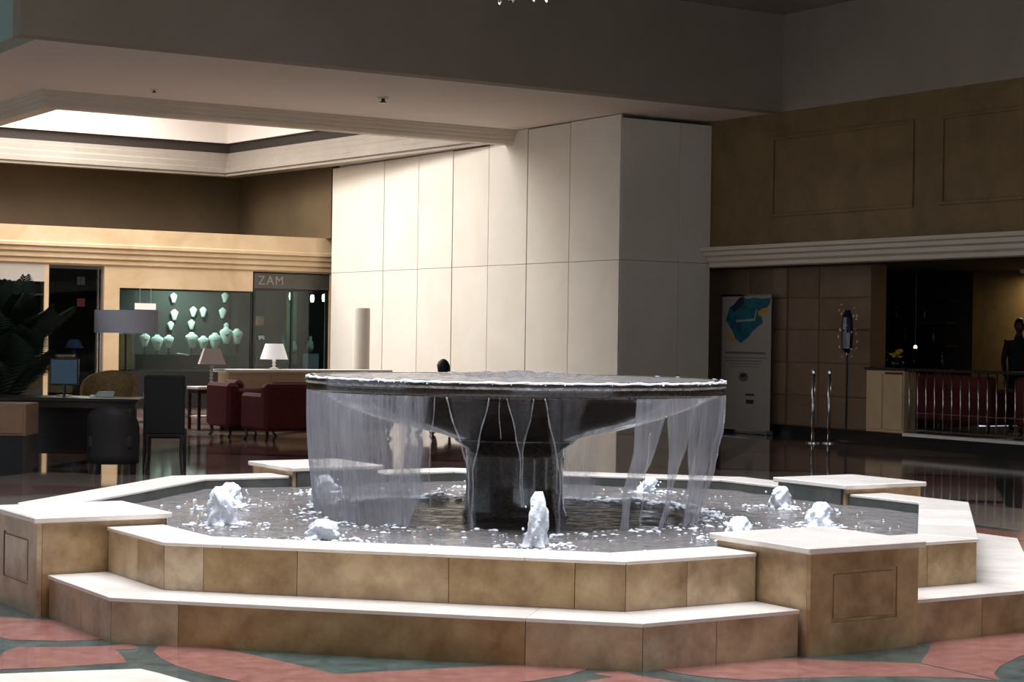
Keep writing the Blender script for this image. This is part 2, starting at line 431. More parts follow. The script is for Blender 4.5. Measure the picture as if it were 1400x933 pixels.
# raised bar area: platform, back walls
structure(MB().box(13.40, 19, YB, 11.5, 0, .22).build('floor_bar_platform', M_BLACK))
structure(MB().box(13.35, 13.60, YB, 10.02, .19, .235).build('trim_2', M_WHITE))  # white edge strip paints in the bright light reflected along the platform
structure(MB().box(17.5, 17.7, YB, 12.58, .22, 2.86).build('wall_bar_yellow', M_WALL_STONE))
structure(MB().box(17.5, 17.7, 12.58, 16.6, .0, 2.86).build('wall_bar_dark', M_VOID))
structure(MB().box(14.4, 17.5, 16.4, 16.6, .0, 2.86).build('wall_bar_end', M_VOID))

# high ceiling over the fountain with its skylight, bulkhead towards the lounge
SX0, SX1, SY0, SY1 = -4.5, 3.7, -4.8, 4.4
g = MB()
g.box(XL, SX0, YB, 13.0, ZA, ZA + .2); g.box(SX1, XR, YB, 13.0, ZA, ZA + .2)
g.box(SX0, SX1, YB, SY0, ZA, ZA + .2); g.box(SX0, SX1, SY1, 13.0, ZA, ZA + .2)
g.box(XL, .66, 13.0, YF, ZA, ZA + .2)
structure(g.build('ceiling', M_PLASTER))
g = MB()
g.box(SX0 - .2, SX0, SY0, SY1, ZA + .2, 8.7); g.box(SX1, SX1 + .2, SY0, SY1, ZA + .2, 8.7)
g.box(SX0 - .2, SX1 + .2, SY0 - .2, SY0, ZA + .2, 8.7); g.box(SX0 - .2, SX1 + .2, SY1, SY1 + .2, ZA + .2, 8.7)
structure(g.build('ceiling_skylight_shaft', M_WELL))
g = MB()
for i in range(1, 5): g.box(SX0 + (SX1 - SX0) * i / 5 - .04, SX0 + (SX1 - SX0) * i / 5 + .04, SY0, SY1, 8.3, 8.42)
for i in range(1, 6): g.box(SX0, SX1, SY0 + (SY1 - SY0) * i / 6 - .04, SY0 + (SY1 - SY0) * i / 6 + .04, 8.3, 8.42)
structure(g.build('window_1', M_WHITE))
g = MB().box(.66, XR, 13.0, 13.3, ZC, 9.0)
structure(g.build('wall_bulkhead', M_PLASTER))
structure(MB().box(.66, .96, 13.3, YF, ZC, 9.0).build('wall_bulkhead_return', M_DAYLIT_TEAL))

# low ceiling of the lounge with the coffered light well
CN, CF, CL = 18.62, 29.0, 3.05                    # inner edges of the coffer (near, far, left)
CRn, CRf = 11.46, 10.5                            # right edge, near and far
g = MB()
g.box(.96, 14.3, 13.3, 18.1, ZC, ZC + .18)
g.box(.96, 2.6, 18.1, YF, ZC, ZC + .18)
g.box(2.6, 14.3, 29.5, YF, ZC, ZC + .18)
g.box(11.6, 14.3, 18.1, 29.5, ZC, ZC + .18)
ceil_low = structure(g.build('ceiling_low', M_CEIL))
ZB = 5.2
# moulded frame hanging around the coffer; stepped profile
ZN = 5.14
near_prof = [(0, ZC + .02), (0, ZC - .03), (-.03, ZC - .04), (-.03, ZC - .08), (-.07, ZC - .10), (-.07, ZC - .15), (-.11, ZC - .17), (-.11, ZC - .21), (-.15, ZN), (-.40, ZN), (-.40, ZC + .34), (-.32, ZC + .34), (-.32, ZC + .02)]
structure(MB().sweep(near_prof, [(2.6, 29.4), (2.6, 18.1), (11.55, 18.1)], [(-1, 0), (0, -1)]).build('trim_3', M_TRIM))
far_prof = [(0, ZB), (.5, ZB + .02), (.5, 5.74), (.1, 5.74), (.1, 5.66), (.06, 5.64), (.06, 5.54), (.0, 5.50), (.0, 5.40), (-.05, 5.37), (-.05, 5.27), (0, 5.25)]
dx, dy = CRn - CRf, 18.3 - CF
ln = sqrt(dx * dx + dy * dy); nrm = (-dy / ln, dx / ln)
path = [(CL - .4, CF), (CRf, CF), (CRn, 18.3)]; outs = [(0, 1), nrm]
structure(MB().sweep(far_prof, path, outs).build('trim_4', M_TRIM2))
# dark cove band and white well above the mouldings
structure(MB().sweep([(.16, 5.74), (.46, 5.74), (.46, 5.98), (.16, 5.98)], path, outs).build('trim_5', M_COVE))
g = MB().sweep([(.08, 5.97), (.4, 5.97), (.4, 7.7), (.08, 7.7)], path, outs)
g.box(CL - .5, CL - .2, 18.5, CF + .3, 5.75, 7.7)
g.box(CL - .5, 11.9, 18.3, 18.48, 5.75, 7.7)
structure(g.build('wall_light_well', M_WELL))
structure(MB().box(2.0, 12.3, 18.0, 29.8, 7.7, 7.9).build('ceiling_light_well', M_WELL))

# outer shell
structure(MB().box(XL, 19, YF, YF + .2, 0, 9).build('wall_far', M_DARKWALL))
structure(MB().box(11.5, 11.7, 25.6, YF, 3.7, ZC).build('wall_lounge', M_DARKWALL))
# entrance wall behind the camera and garden wall on the left: big glazed openings
wf = MB()
wf.box(XL, -11.2, YB - .2, YB, 0, 9.4); wf.box(5.2, 19, YB - .2, YB, 0, 9.4); wf.box(-11.2, 5.2, YB - .2, YB, 4.7, 9.4); wf.box(-11.2, 5.2, YB - .2, YB, 0, .15)
structure(wf.build('wall_entrance', M_PLASTER))
g = MB()
for i in range(9): g.box(-11.2 + i * 2.05 - .05, -11.2 + i * 2.05 + .05, YB - .1, YB + .05, .15, 4.7)
g.box(-11.2, 5.2, YB - .1, YB + .05, 2.5, 2.6)
structure(g.build('window_2', M_BLACK))
wl = MB()
wl.box(XL - .2, XL, YB, 0, 0, 9.4); wl.box(XL - .2, XL, 24.4, YF, 0, 9.4); wl.box(XL - .2, XL, 0, 24.4, 5.7, 9.4); wl.box(XL - .2, XL, 0, 24.4, 0, .3)
structure(wl.build('wall_left', M_PLASTER))
g = MB()
for i in range(11): g.box(XL - .1, XL + .05, i * 2.44 - .05, i * 2.44 + .05, .3, 5.7)
structure(g.build('window_3', M_BLACK))

# small fittings on the low ceiling
for (x, y, lb) in [(7.34, 15.57, 'small dark sprinkler head on the low ceiling in front of the coffer moulding'), (4.05, 17.0, 'tiny round detector on the low ceiling close to the coffer corner at left')]:
    t = thing('ceiling_sprinkler', (x, y, ZC), 0, lb, 'sprinkler', 'ceiling fittings')
    k = .6 if x < 6 else 1
    MB().lathe([(0, -.0), (.09 * k, -.0), (.085 * k, -.02), (.0, -.022)], 20).build('rosette', M_TRIM, t)
    MB().lathe([(0, -.02), (.03 * k, -.022), (.03 * k, -.07 * k), (.06 * k, -.075 * k), (.055 * k, -.09 * k), (0, -.092 * k)], 16).build('nozzle', M_BLACK, t)

# ------------------------------------------------------------------ boxed-in column of white boards
hb = thing('board_hoarding', (11.5, 14.85, 0), 0, 'tall white boarded enclosure reaching the low ceiling behind the fountain', 'partition')
ys = [14.85, 16.37, 17.74, 19.08, 20.40, 21.75, 23.19, 25.55]
for i in range(7):
    a, b = ys[i] - 14.85, ys[i + 1] - 14.85
    top = [5.385, 5.375, 5.39, 5.185, 5.2, 5.2, 5.2][i]
    off = [.0, .004, .0, .006, .0, .003, .0][i]
    MB().box(off, .03 + off, a + .012, b - .012, 0, 2.93).build('board', M_BOARD, hb, bevel=.0015)
    MB().box(off, .03 + off, a + .012, b - .012, 2.938, top).build('board', M_BOARD, hb, bevel=.0015)
for a, b in [(.03, 1.25), (1.25, 1.94)]:
    MB().box(a + .006, b - .004, 0, .03, 0, 2.93).build('board', M_BOARD, hb, bevel=.0015)
    MB().box(a + .006, b - .004, 0, .03, 2.938, 5.33).build('board', M_BOARD, hb, bevel=.0015)
MB().box(.05, 1.94, .05, 10.68, 0, 5.15).build('core', M_COVE, hb)

# ------------------------------------------------------------------ fountain
T225 = tan(R(22.5))
fountain = thing('fountain', (0, 0, 0), 0, 'large octagonal marble fountain with stepped ledges, four piers and a raised granite bowl', 'fountain')
A0, A1, A2 = 3.32, 2.98, 2.65         # apothems: step, ledge, inside of the basin
Z1, Z2, ZW = .236, .491, .42
PW = .375                             # half width of the piers
def side(k):
    t = R(-135 + 45 * k); return Vector((cos(t), sin(t))), Vector((-sin(t), cos(t)))
def slab(k, ao, ai, s0, s1, z0, z1, gap=.0015):
    n, t = side(k)
    ho, hi = ao * T225, ai * T225
    def cl(s, e):
        if abs(s - ho) < 1e-6: return hi
        if abs(s + ho) < 1e-6: return -hi
        return max(-hi, min(hi, s))
    s0i, s1i = cl(s0, 0), cl(s1, 0)
    g = gap
    pts = [n * ao + t * (s0 + g), n * ao + t * (s1 - g), n * ai + t * (s1i - g), n * ai + t * (s0i + g)]
    return MB().prism([(p.x, p.y) for p in pts], z0, z1)
def spans(k, a, fr):
    h = a * T225
    if k % 2 == 0:
        return [(-h + 2 * h * u, -h + 2 * h * v) for u, v in zip(fr[:-1], fr[1:])]
    if fr == 1: return [(-h, -PW - .02), (PW + .02, h)]
    m = (h - PW) * .45
    return [(-h, -h + m), (-h + m, -PW - .02), (PW + .02, h - m), (h - m, h)]
def ring(a0, a1, z0, z1):
    g = MB(); vs_ = []
    for a in (a0, a1):
        for k in range(8):
            th = R(-135 + 45 * k + 22.5); r = a / cos(R(22.5)); vs_ += [(r * cos(th), r * sin(th), z0), (r * cos(th), r * sin(th), z1)]
    fs = []
    for k in range(8):
        j = (k + 1) % 8
        o0, o1, p0, p1 = 2 * k, 2 * k + 1, 2 * j, 2 * j + 1
        i0, i1, q0, q1 = 16 + 2 * k, 17 + 2 * k, 16 + 2 * j, 17 + 2 * j
        fs += [(o0, p0, p1, o1), (i0, i1, q1, q0), (o1, p1, q1, i1), (o0, i0, q0, p0)]
    return g.add(vs_, fs)
step = ring(A0 - .03, A1 - .1, 0, Z1 - .021).build('lower_step', M_CORE, fountain)
ledge = ring(A1 - .03, A2 + .03, 0, Z2 - .021).build('basin_wall', M_CORE, fountain)
FR0 = {0: [0, .134, .79, 1], 2: [0, .3, .7, 1], 4: [0, .5, 1], 6: [0, .45, 1]}
FR1 = {0: [0, .09, .30, .63, .895, 1], 2: [0, .35, .68, 1], 4: [0, .33, .66, 1], 6: [0, .5, 1]}
for k in range(8):
    for s0, s1 in spans(k, A0, FR0.get(k)):
        slab(k, A0, A0 - .03, s0, s1, 0, Z1 - .021).build('cladding_slab', M_STONE, step, bevel=.0015)
    for s0, s1 in spans(k, A0 + .010, FR0.get(k, 1)):
        slab(k, A0 + .010, A1 - .01, s0, s1, Z1 - .02, Z1, .001).build('tread_slab', M_CAP, step, bevel=.0015)
    for s0, s1 in spans(k, A1, FR1.get(k)):
        slab(k, A1, A1 - .03, s0, s1, Z1 + .001, Z2 - .021).build('cladding_slab', M_STONE, ledge, bevel=.0015)
    for s0, s1 in spans(k, A1 + .010, FR0.get(k, 1)):
        slab(k, A1 + .010, A2, s0, s1, Z2 - .02, Z2, .001).build('coping_slab', M_CAP, ledge, bevel=.004)
    slab(k, A2 + .03, A2 + .004, -(A2 + .03) * T225, (A2 + .03) * T225, 0, Z2 - .021, 0).build('lining_slab', M_LINING, ledge)
# four piers
for k in (1, 3, 5, 7):
    n, t = side(k)
    pr = thing('pier', (0, 0, 0)); pr.parent = fountain; pr.rotation_euler = (0, 0, atan2(n.y, n.x) + pi / 2)   # local -Y = outwards
    y0, y1 = -3.385, -2.63
    zt = .525
    MB().box(-PW + .03, PW - .03, y0 + .03, y1, 0, zt).build('pier_core', M_CORE, pr)
    MB().box(-.24, .24, y0 + .010, y0 + .0295, .15, .45).build('panel_ground', M_STONE, pr)
    # outer face: a frame of stone around a recessed panel
    fx0, fx1, fz0, fz1 = -.235, .225, .165, .43
    g = MB()
    g.box(-PW, fx0, y0, y0 + .028, 0, zt - .002); g.box(fx1, PW, y0, y0 + .028, 0, zt - .002)
    g.box(fx0, fx1, y0, y0 + .028, 0, fz0); g.box(fx0, fx1, y0, y0 + .028, fz1, zt - .002)
    g.build('face_frame', M_STONE, pr)
    MB().box(fx0 + .022, fx1 - .022, y0 + .001, y0 + .0095, fz0 + .016, fz1 - .016).build('inset_panel', M_STONE, pr, bevel=.004)
    for sx in (-1, 1):
        MB().box(min(sx * PW, sx * (PW - .028)), max(sx * PW, sx * (PW - .028)), y0 + .03, y1, 0, zt - .002).build('side_slab', M_STONE, pr, bevel=.0015)
    MB().box(-PW + .03, PW - .03, y1, y1 + .02, 0, zt - .002).build('back_slab', M_LINING, pr)
    MB().box(-PW - .035, PW + .03, y0 - .03, y1 + .03, zt, zt + .035).build('cap_slab', M_CAP, pr, bevel=.006)
# pedestal and bowl
MB().lathe([(.0, .02), (.62, .02), (.62, .30), (.40, .36), (.36, .40), (.335, .46), (.325, .62), (.33, .80), (.335, .86), (.40, .90), (.42, .93)], 64).build('pedestal', M_BOWL, fountain, smooth=True)
bp = [(.30, .90), (.44, .925), (.50, .95), (.75, 1.0), (1.0, 1.075), (1.2, 1.15), (1.30, 1.20), (1.345, 1.222), (1.375, 1.224), (1.392, 1.232), (1.397, 1.25), (1.397, 1.315), (1.392, 1.328), (1.378, 1.334), (1.34, 1.332), (1.30, 1.30), (1.0, 1.22), (.5, 1.16), (0, 1.15)]
bowl = MB().lathe(bp, 128).build('bowl', M_BOWL, fountain, smooth=True)
smooth_by_angle(bowl, 50)

# ------------------------------------------------------------------ water
def wave(x, y, seed=0.0):
    h = 0
    for i in range(9):
        a = i * 2.399 + seed; f = 5 + i * 3.1
        h += sin((x * cos(a) + y * sin(a)) * f + i * 1.7 + seed) / (3 + i * .9)
    return h
def water_disc(rmax_fn, nr, nt, zf):
    g = MB(); vs_ = [(0, 0, zf(0, 0))]; fs = []
    for j in range(1, nr + 1):
        for i in range(nt):
            t = 2 * pi * i / nt; r = rmax_fn(t) * j / nr
            x, y = r * cos(t), r * sin(t); vs_.append((x, y, zf(x, y)))
    for i in range(nt): fs.append((0, 1 + i, 1 + (i + 1) % nt))
    for j in range(nr - 1):
        for i in range(nt):
            a = 1 + j * nt; i2 = (i + 1) % nt
            fs.append((a + i, a + nt + i, a + nt + i2, a + i2))
    return g.add(vs_, fs)
def octr(t):
    d = ((t + R(135)) + R(22.5)) % R(45) - R(22.5)
    return (A2 + .002) / cos(d)
JETS = [  # x, y, height, radius, label
    (-.954, -1.746, .325, .062, 'tall slim foaming jet at the front centre of the fountain pool'),
    (-1.889, -.907, .13, .10, 'low foaming jet close behind the front ledge at left centre'),
    (-2.094, .082, .25, .085, 'tall foaming jet at the left of the pool beside the left front pier'),
    (-1.52, 1.25, .17, .10, 'broad foaming jet just behind the tall one at the left of the pool'),
    (.36, -1.93, .15, .085, 'foaming jet half hidden behind the cap of the right front pier'),
    (1.34, -1.546, .17, .085, 'foaming jet at right, nearest to the right front pier'),
    (1.952, -.45, .17, .08, 'foaming jet at the right of the pool in front of the far right pier'),
    (1.86, 1.0, .13, .07, 'small foaming jet seen through the gap in the water curtain at right'),
    (.85, 1.85, .13, .08, 'foaming jet behind the pedestal on the far side of the pool'),
    (-.40, 2.0, .14, .08, 'foaming jet blurred by the left water curtain at the far side of the pool'),
]
def pool_z(x, y):
    r = sqrt(x * x + y * y)
    h = .006 * wave(x, y) + .003 * wave(2.3 * x, 2.3 * y, 1.3)
    h += .016 * math.exp(-((r - 1.33) / .10) ** 2) * (1 + .8 * sin(17 * atan2(y, x) + 3 * sin(5 * atan2(y, x))))
    for jx, jy, jh, jr, _ in JETS:
        d = sqrt((x - jx) ** 2 + (y - jy) ** 2)
        h += .022 * math.exp(-(d / .16) ** 2) + .006 * cos(d * 34) * math.exp(-d * 3)
    return ZW - .01 + h
pool = water_disc(octr, 130, 288, pool_z).build('pool_water', M_POOL, None, smooth=True, fix=False)
tag(pool, 'rippling grey water filling the octagonal fountain basin', 'water', kind='stuff')
def bowl_z(x, y):
    r = sqrt(x * x + y * y)
    return 1.330 + .0035 * wave(x * 1.6, y * 1.6, .4) * (1 if r < 1.3 else .5) + .030 * math.exp(-(r / .62) ** 2) * (1 + .7 * wave(3 * x, 3 * y)) - (.045 * ((r - 1.36) / .046) ** 2 if r > 1.36 else 0)
bw = water_disc(lambda t: 1.406, 110, 220, bowl_z).build('bowl_water', M_POOL, None, smooth=True, fix=False)
tag(bw, 'shallow rippling water brimming over the top of the granite bowl', 'water', kind='stuff')

# curtain of falling water; alpha = angle around the bowl, 0 towards the camera's side, + to the right
def ang(x):   # lip position given as a fraction of the radius, front side
    return math.degrees(math.asin(max(-1, min(1, x))))
ZT = 1.236
def fall_pt(al, t, seed=0):
    th = R(-122.4 + al)
    r = 1.398 + .012 * sin(t * 3) - .075 * t ** 1.3 + .008 * sin(al * .9 + t * 5 + seed) * t + .005 * sin(al * 2.7 + seed * 2 + t * 9) * t
    return Vector((r * cos(th), r * sin(th), ZT - (ZT - ZW) * t))
falls = thing('falling_water', (0, 0, 0), 0, 'curtain of water sheets and strands falling from the bowl rim into the pool', 'waterfall')
def sheet(keys, material, name='water_sheet', seed=0, du=.9):
    """keys: [(t, left angle, right angle)...] from top to bottom"""
    t1 = keys[-1][0]; w = max(abs(k[2] - k[1]) for k in keys)
    nu = max(3, int(w / du)); nv = max(8, int(46 * t1))
    vs_ = []; fs = []; uvs = []
    for j in range(nv + 1):
        t = t1 * j / nv
        for a, b in zip(keys[:-1], keys[1:]):
            if a[0] <= t <= b[0] + 1e-9:
                u = (t - a[0]) / (b[0] - a[0]); l = a[1] + (b[1] - a[1]) * u; r_ = a[2] + (b[2] - a[2]) * u; break
        jl = .5 * sin(t * 13 + seed) * t; jr_ = .5 * sin(t * 11 + seed * 1.7) * t
        for i in range(nu + 1):
            al = (l + jl) + (r_ + jr_ - l - jl) * i / nu
            vs_.append(fall_pt(al, t, seed)); uvs.append((R(l + (r_ - l) * i / nu) * 1.4 + seed, (ZT - ZW) * t))
    for j in range(nv):
        for i in range(nu):
            a = j * (nu + 1) + i; fs.append((a, a + 1, a + nu + 2, a + nu + 1))
    g = MB(); g.add(vs_, fs)
    me = g.mesh(name, smooth=True, fix=False)
    ul = me.uv_layers.new(name='flow'); ue = me.uv_layers.new(name='across')
    for lp in me.loops:
        ul.data[lp.index].uv = uvs[lp.vertex_index]; ue.data[lp.index].uv = ((lp.vertex_index % (nu + 1)) / nu, .5)
    return link(name, me, material, falls)
def strand(pts, r=.006):
    P = []
    n = 22
    for j in range(n + 1):
        t = pts[0][0] + (pts[-1][0] - pts[0][0]) * j / n
        for a, b in zip(pts[:-1], pts[1:]):
            if a[0] <= t <= b[0] + 1e-9:
                al = a[1] + (b[1] - a[1]) * (t - a[0]) / (b[0] - a[0]); break
        P.append(fall_pt(al + .15 * sin(t * 21 + pts[0][1]), t, pts[0][1]))
    r *= .62
    g = MB().tube(P, [r * (1 + .35 * sin(j * 1.9 + pts[0][1])) for j in range(n + 1)], 6)
    me = g.mesh('water_strand', smooth=True)
    ul = me.uv_layers.new(name='flow'); ue = me.uv_layers.new(name='across')
    for lp in me.loops:
        ue.data[lp.index].uv = (.5, .5); v = me.vertices[lp.vertex_index].co; ul.data[lp.index].uv = (pts[0][1], v.z)
    return link('water_strand', me, M_STRAND, falls)
a_ = lambda px: ang((px - 711) / 284)
# left curtain, wrapping round to the far side
sheet([(0, -122, a_(540)), (.5, -119, a_(536)), (1, -114, a_(520))], M_SHEET, seed=1)
sheet([(0, a_(470), a_(590)), (.45, a_(470), a_(596)), (1, a_(470), a_(575))], M_SHEET2, seed=2)
sheet([(0, a_(560), a_(606)), (.4, a_(566), a_(600)), (.7, a_(545), a_(596)), (1, a_(540), a_(575))], M_SHEET2, seed=3)
sheet([(0, a_(540), a_(612)), (.5, a_(540), a_(610)), (1, a_(534), a_(590))], M_FILM, seed=3.7)
# far side
sheet([(0, 206, 244), (1, 207, 246)], M_BACK, seed=4)
sheet([(0, 150, 193), (1, 151, 194)], M_BACK, seed=5)
# front films between strands, converging to a point
sheet([(0, a_(625), a_(678)), (.3, a_(640), a_(668)), (.55, a_(650), a_(661)), (1, a_(651), a_(660))], M_FILM, seed=6, du=.6)
sheet([(0, a_(700), a_(733)), (.22, a_(708), a_(726)), (.42, a_(714), a_(721)), (.8, a_(716), a_(722))], M_FILM, seed=7, du=.6)
sheet([(0, a_(745), a_(800)), (.4, a_(752), a_(782)), (1, a_(762), a_(778))], M_FILM, seed=8, du=.6)
for pts, r in [([(0, a_(612)), (.45, a_(604)), (.95, a_(604))], .006), ([(0, a_(625)), (.5, a_(652)), (.97, a_(655))], .008), ([(0, a_(678)), (.5, a_(659)), (.97, a_(657))], .007),
               ([(0, a_(690)), (.3, a_(692))], .004), ([(0, a_(700)), (.40, a_(716)), (.8, a_(719))], .006), ([(0, a_(733)), (.40, a_(719)), (.8, a_(721))], .006),
               ([(0, a_(745)), (.55, a_(766)), (1, a_(768))], .007), ([(0, a_(575)), (.5, a_(569)), (1, a_(560))], .006), ([(0, a_(545)), (.98, a_(535))], .006),
               ([(0, a_(590)), (.4, a_(594)), (.9, a_(588))], .005)]:
    strand(pts, r)
# right-hand sheets with gaps between them
sheet([(0, a_(858), a_(905)), (.4, a_(856), a_(886)), (.75, a_(846), a_(862)), (1, a_(846), a_(860))], M_SHEETR, seed=9, du=.6)
sheet([(0, a_(896), a_(944)), (.3, a_(902), a_(932)), (.65, a_(906), a_(918)), (1, a_(902), a_(909))], M_SHEETR, seed=10, du=.6)
sheet([(0, a_(946), 96), (.35, a_(944), a_(976)), (.6, a_(938), a_(962)), (1, a_(937), a_(956))], M_SHEETR, seed=11, du=.6)
sheet([(0, a_(980), 100), (.35, a_(972), a_(985)), (.7, a_(960), a_(970)), (1, a_(950), a_(962))], M_SHEETR, seed=12, du=.6)
sheet([(0, a_(930), a_(950)), (.4, a_(932), a_(942)), (.75, a_(936), a_(944)), (1, a_(938), a_(946))], M_SHEETR, seed=13, du=.6)
strand([(.25, a_(878)), (.6, a_(874)), (1, a_(876))], .007); strand([(0, a_(905)), (.5, a_(914)), (1, a_(913))], .006); strand([(0, a_(992)), (.5, a_(978)), (1, a_(958))], .007)

# foaming jets
def foam_mesh(h, r, seed):
    rr = random.Random(seed)
    ph = [rr.uniform(0, 6.28) for _ in range(12)]
    n, m = 28, 22
    vs_ = []; fs = []
    for j in range(m + 1):
        u = j / m
        if u < .12: rad = r * (1.55 - 3.2 * u)
        else: rad = r * (1.17 - .35 * (u - .12)) * sqrt(max(0, 1 - ((u - .12) / .88) ** 5))
        off = (.18 * r * sin(u * 4 + ph[0]), .18 * r * sin(u * 5 + ph[1]))
        for i in range(n):
            t = 2 * pi * i / n
            k = 1 + .16 * sin(3 * t + 7 * u + ph[2]) + .12 * sin(5 * t - 11 * u + ph[3]) + .10 * sin(9 * t + 17 * u + ph[4]) + .06 * sin(14 * t - 29 * u + ph[5])
            zz = h * u + .05 * h * sin(4 * t + ph[6]) * (u > .4) * (u < 1)
            vs_.append((off[0] + rad * k * cos(t), off[1] + rad * k * sin(t), zz))
    for j in range(m):
        for i in range(n):
            i2 = (i + 1) % n; fs.append((j * n + i, j * n + i2, (j + 1) * n + i2, (j + 1) * n + i))
    g = MB(); g.add(vs_, fs)
    for q in range(10):                                     # drops thrown off the column
        t = rr.uniform(0, 6.28); d = r * rr.uniform(1.1, 1.9); zz = h * rr.uniform(.15, .8); s = rr.uniform(.005, .012)
        g.lathe([(0, -s), (s, -s * .3), (s * .8, s * .6), (0, s * 1.3)], 6, (d * cos(t), d * sin(t), zz))
    return g.mesh('water_jet', smooth=True)
for i, (x, y, h, r, lb) in enumerate(JETS):
    o = link('water_jet', foam_mesh(h, r * .8, 30 + i), M_FOAM, None, (x, y, ZW - .015))
    tag(o, lb, 'water jet', 'foaming jets in the fountain pool')
# froth lumps floating around the landing ring and the jets
g = MB(); rf = random.Random(3)
def froth(x, y, s):
    f = rf.uniform(.25, .55)
    ph = rf.uniform(0, 6.28)
    g.lathe([(0, -s * f), (s, -s * .2 * f), (s * .9, s * .5 * f), (s * .45, s * f), (0, s * f * 1.05)], 7, (x, y, pool_z(x, y) + s * f * .15), wob=lambda t, j: 1 + .25 * sin(2 * t + ph + j))
for i in range(1300):
    t = rf.uniform(0, 2 * pi); r_ = rf.gauss(1.34, .075)
    al = (math.degrees(t) + 122.4) % 360
    dens = .75 if (150 < al < 250 or 240 <= al < 335 or 30 < al < 100) else .35
    if rf.random() < dens: froth(r_ * cos(t), r_ * sin(t), .005 + .02 * rf.random() ** 2.5)
for jx, jy, jh, jr, _ in JETS:
    for i in range(75):
        t = rf.uniform(0, 2 * pi); d = jr + abs(rf.gauss(0, .13))
        x, y = jx + d * cos(t), jy + d * sin(t)
        if max(abs(x), abs(y), (abs(x) + abs(y)) * .7071) < A2 - .04: froth(x, y, (.005 + .022 * rf.random() ** 2) * math.exp(-d * 1.2))
for i in range(220):
    t = rf.uniform(0, 2 * pi); d = rf.uniform(1.45, 2.5); froth(d * cos(t), d * sin(t), .004 + .010 * rf.random() ** 2)
for i in range(420):                                  # thicker foam where the far curtain lands
    t = R(-122.4 + rf.choice([rf.uniform(148, 196), rf.uniform(204, 262), rf.uniform(100, 150)])); r_ = rf.gauss(1.33, .05)
    froth(r_ * cos(t), r_ * sin(t), rf.uniform(.012, .03))
fr = g.build('pool_froth', M_FOAM, None, smooth=True)
tag(fr, 'white flecks of froth and splash floating on the fountain pool', 'froth', kind='stuff')
# droplets rolling over the rim; white tubes paint in the skylight's highlight line
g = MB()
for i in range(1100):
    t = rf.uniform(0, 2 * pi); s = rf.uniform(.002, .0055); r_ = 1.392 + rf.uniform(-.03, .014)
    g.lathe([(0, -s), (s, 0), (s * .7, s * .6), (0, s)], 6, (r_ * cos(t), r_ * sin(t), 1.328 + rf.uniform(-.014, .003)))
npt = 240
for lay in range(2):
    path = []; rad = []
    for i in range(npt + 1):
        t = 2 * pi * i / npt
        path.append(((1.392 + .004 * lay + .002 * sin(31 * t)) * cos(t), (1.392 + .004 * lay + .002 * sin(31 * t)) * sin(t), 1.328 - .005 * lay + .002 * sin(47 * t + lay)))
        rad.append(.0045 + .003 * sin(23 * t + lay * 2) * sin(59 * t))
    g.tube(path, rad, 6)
sp = g.build('rim_droplets_highlight', M_FOAM, None, smooth=True)
tag(sp, 'droplets of water and a painted white highlight along the rim of the granite bowl', 'droplets', kind='stuff')

# ------------------------------------------------------------------ chandelier over the fountain (only its lowest crystals reach the picture)
ch = thing('chandelier', (-.06, .02, 7.012), 0, 'crystal chandelier hanging high above the fountain, only its lowest drops in view', 'chandelier')
MB().lathe([(0, 0), (.14, 0), (.13, -.03), (.05, -.05), (0, -.05)], 24).build('ceiling_rose', M_BRASS, ch)
MB().tube([(0, 0, -.04), (0, 0, -2.2)], .012, 8).build('stem', M_BRASS, ch)
drop = MB().lathe([(0, 0), (.008, -.012), (.014, -.05), (.011, -.07), (0, -.085)], 6).mesh('crystal_drop')
for (r_, z, n) in [(.55, -2.2, 26), (.42, -2.6, 22), (.27, -2.9, 14)]:
    MB().lathe([(r_ - .012, z), (r_ + .012, z), (r_ + .012, z + .03), (r_ - .012, z + .03), (r_ - .012, z)], 40).build('ring', M_BRASS, ch)
    for q in range(3):
        t = q * 2.094; MB().tube([(0, 0, -2.0), (r_ * cos(t), r_ * sin(t), z + .02)], .005, 6).build('arm', M_BRASS, ch)
    for q in range(n):
        t = 2 * pi * q / n
        link('crystal_drop', drop, M_CRYSTAL, ch, (r_ * cos(t), r_ * sin(t), z + (0 if r_ > .3 else -.155 + .02 * (q % 3))))
MB().tube([(0, 0, -2.2), (0, 0, -3.03)], .008, 6).build('spindle', M_BRASS, ch)
for q in range(3):
    link('crystal_drop', drop, M_CRYSTAL, ch, (.03 * cos(q * 2.1), .03 * sin(q * 2.1), -3.06 - .015 * q))

# ------------------------------------------------------------------ shop fronts at the far side of the lounge
YS = 26.0
fz = [(0, 3.70), (.16, 3.70), (.16, 3.38), (.20, 3.36), (.20, 3.30), (.15, 3.27), (.15, 3.20), (.10, 3.17), (.10, 3.08), (.05, 3.05), (.05, 2.97), (.0, 2.93)]
fascia_p = [(-a, z) for a, z in fz]
structure(MB().profile([(a, z) for a, z in fz], (1.0, YS), (11.8, YS), (0, -1)).build('trim_8', M_FASCIA))
shop = MB()
shop.box(1.0, 11.8, YS, YS + .25, 2.93, 3.70)                    # lintel behind the fascia
shop.box(6.55, 6.88, YS, YS + .3, 0, 2.93)                       # pier between door and window
shop.box(6.88, 9.86, YS, YS + .25, 2.5, 2.93)                    # wall above the window
shop.box(5.30, 5.39, YS, YS + .25, 0, 2.93)
shop.box(11.70, 11.8, YS, YS + .25, 0, 2.93)
structure(shop.build('wall_shops', M_FASCIA))
structure(MB().box(1.0, 15.2, YS + .26, YF, 3.6, 3.69).build('ceiling_shops', M_DARKWALL))
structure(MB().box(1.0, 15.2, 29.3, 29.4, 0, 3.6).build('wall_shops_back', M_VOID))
structure(MB().box(6.6, 6.7, YS + .3, 29.3, 0, 3.6).build('wall_shops_left', M_VOID))
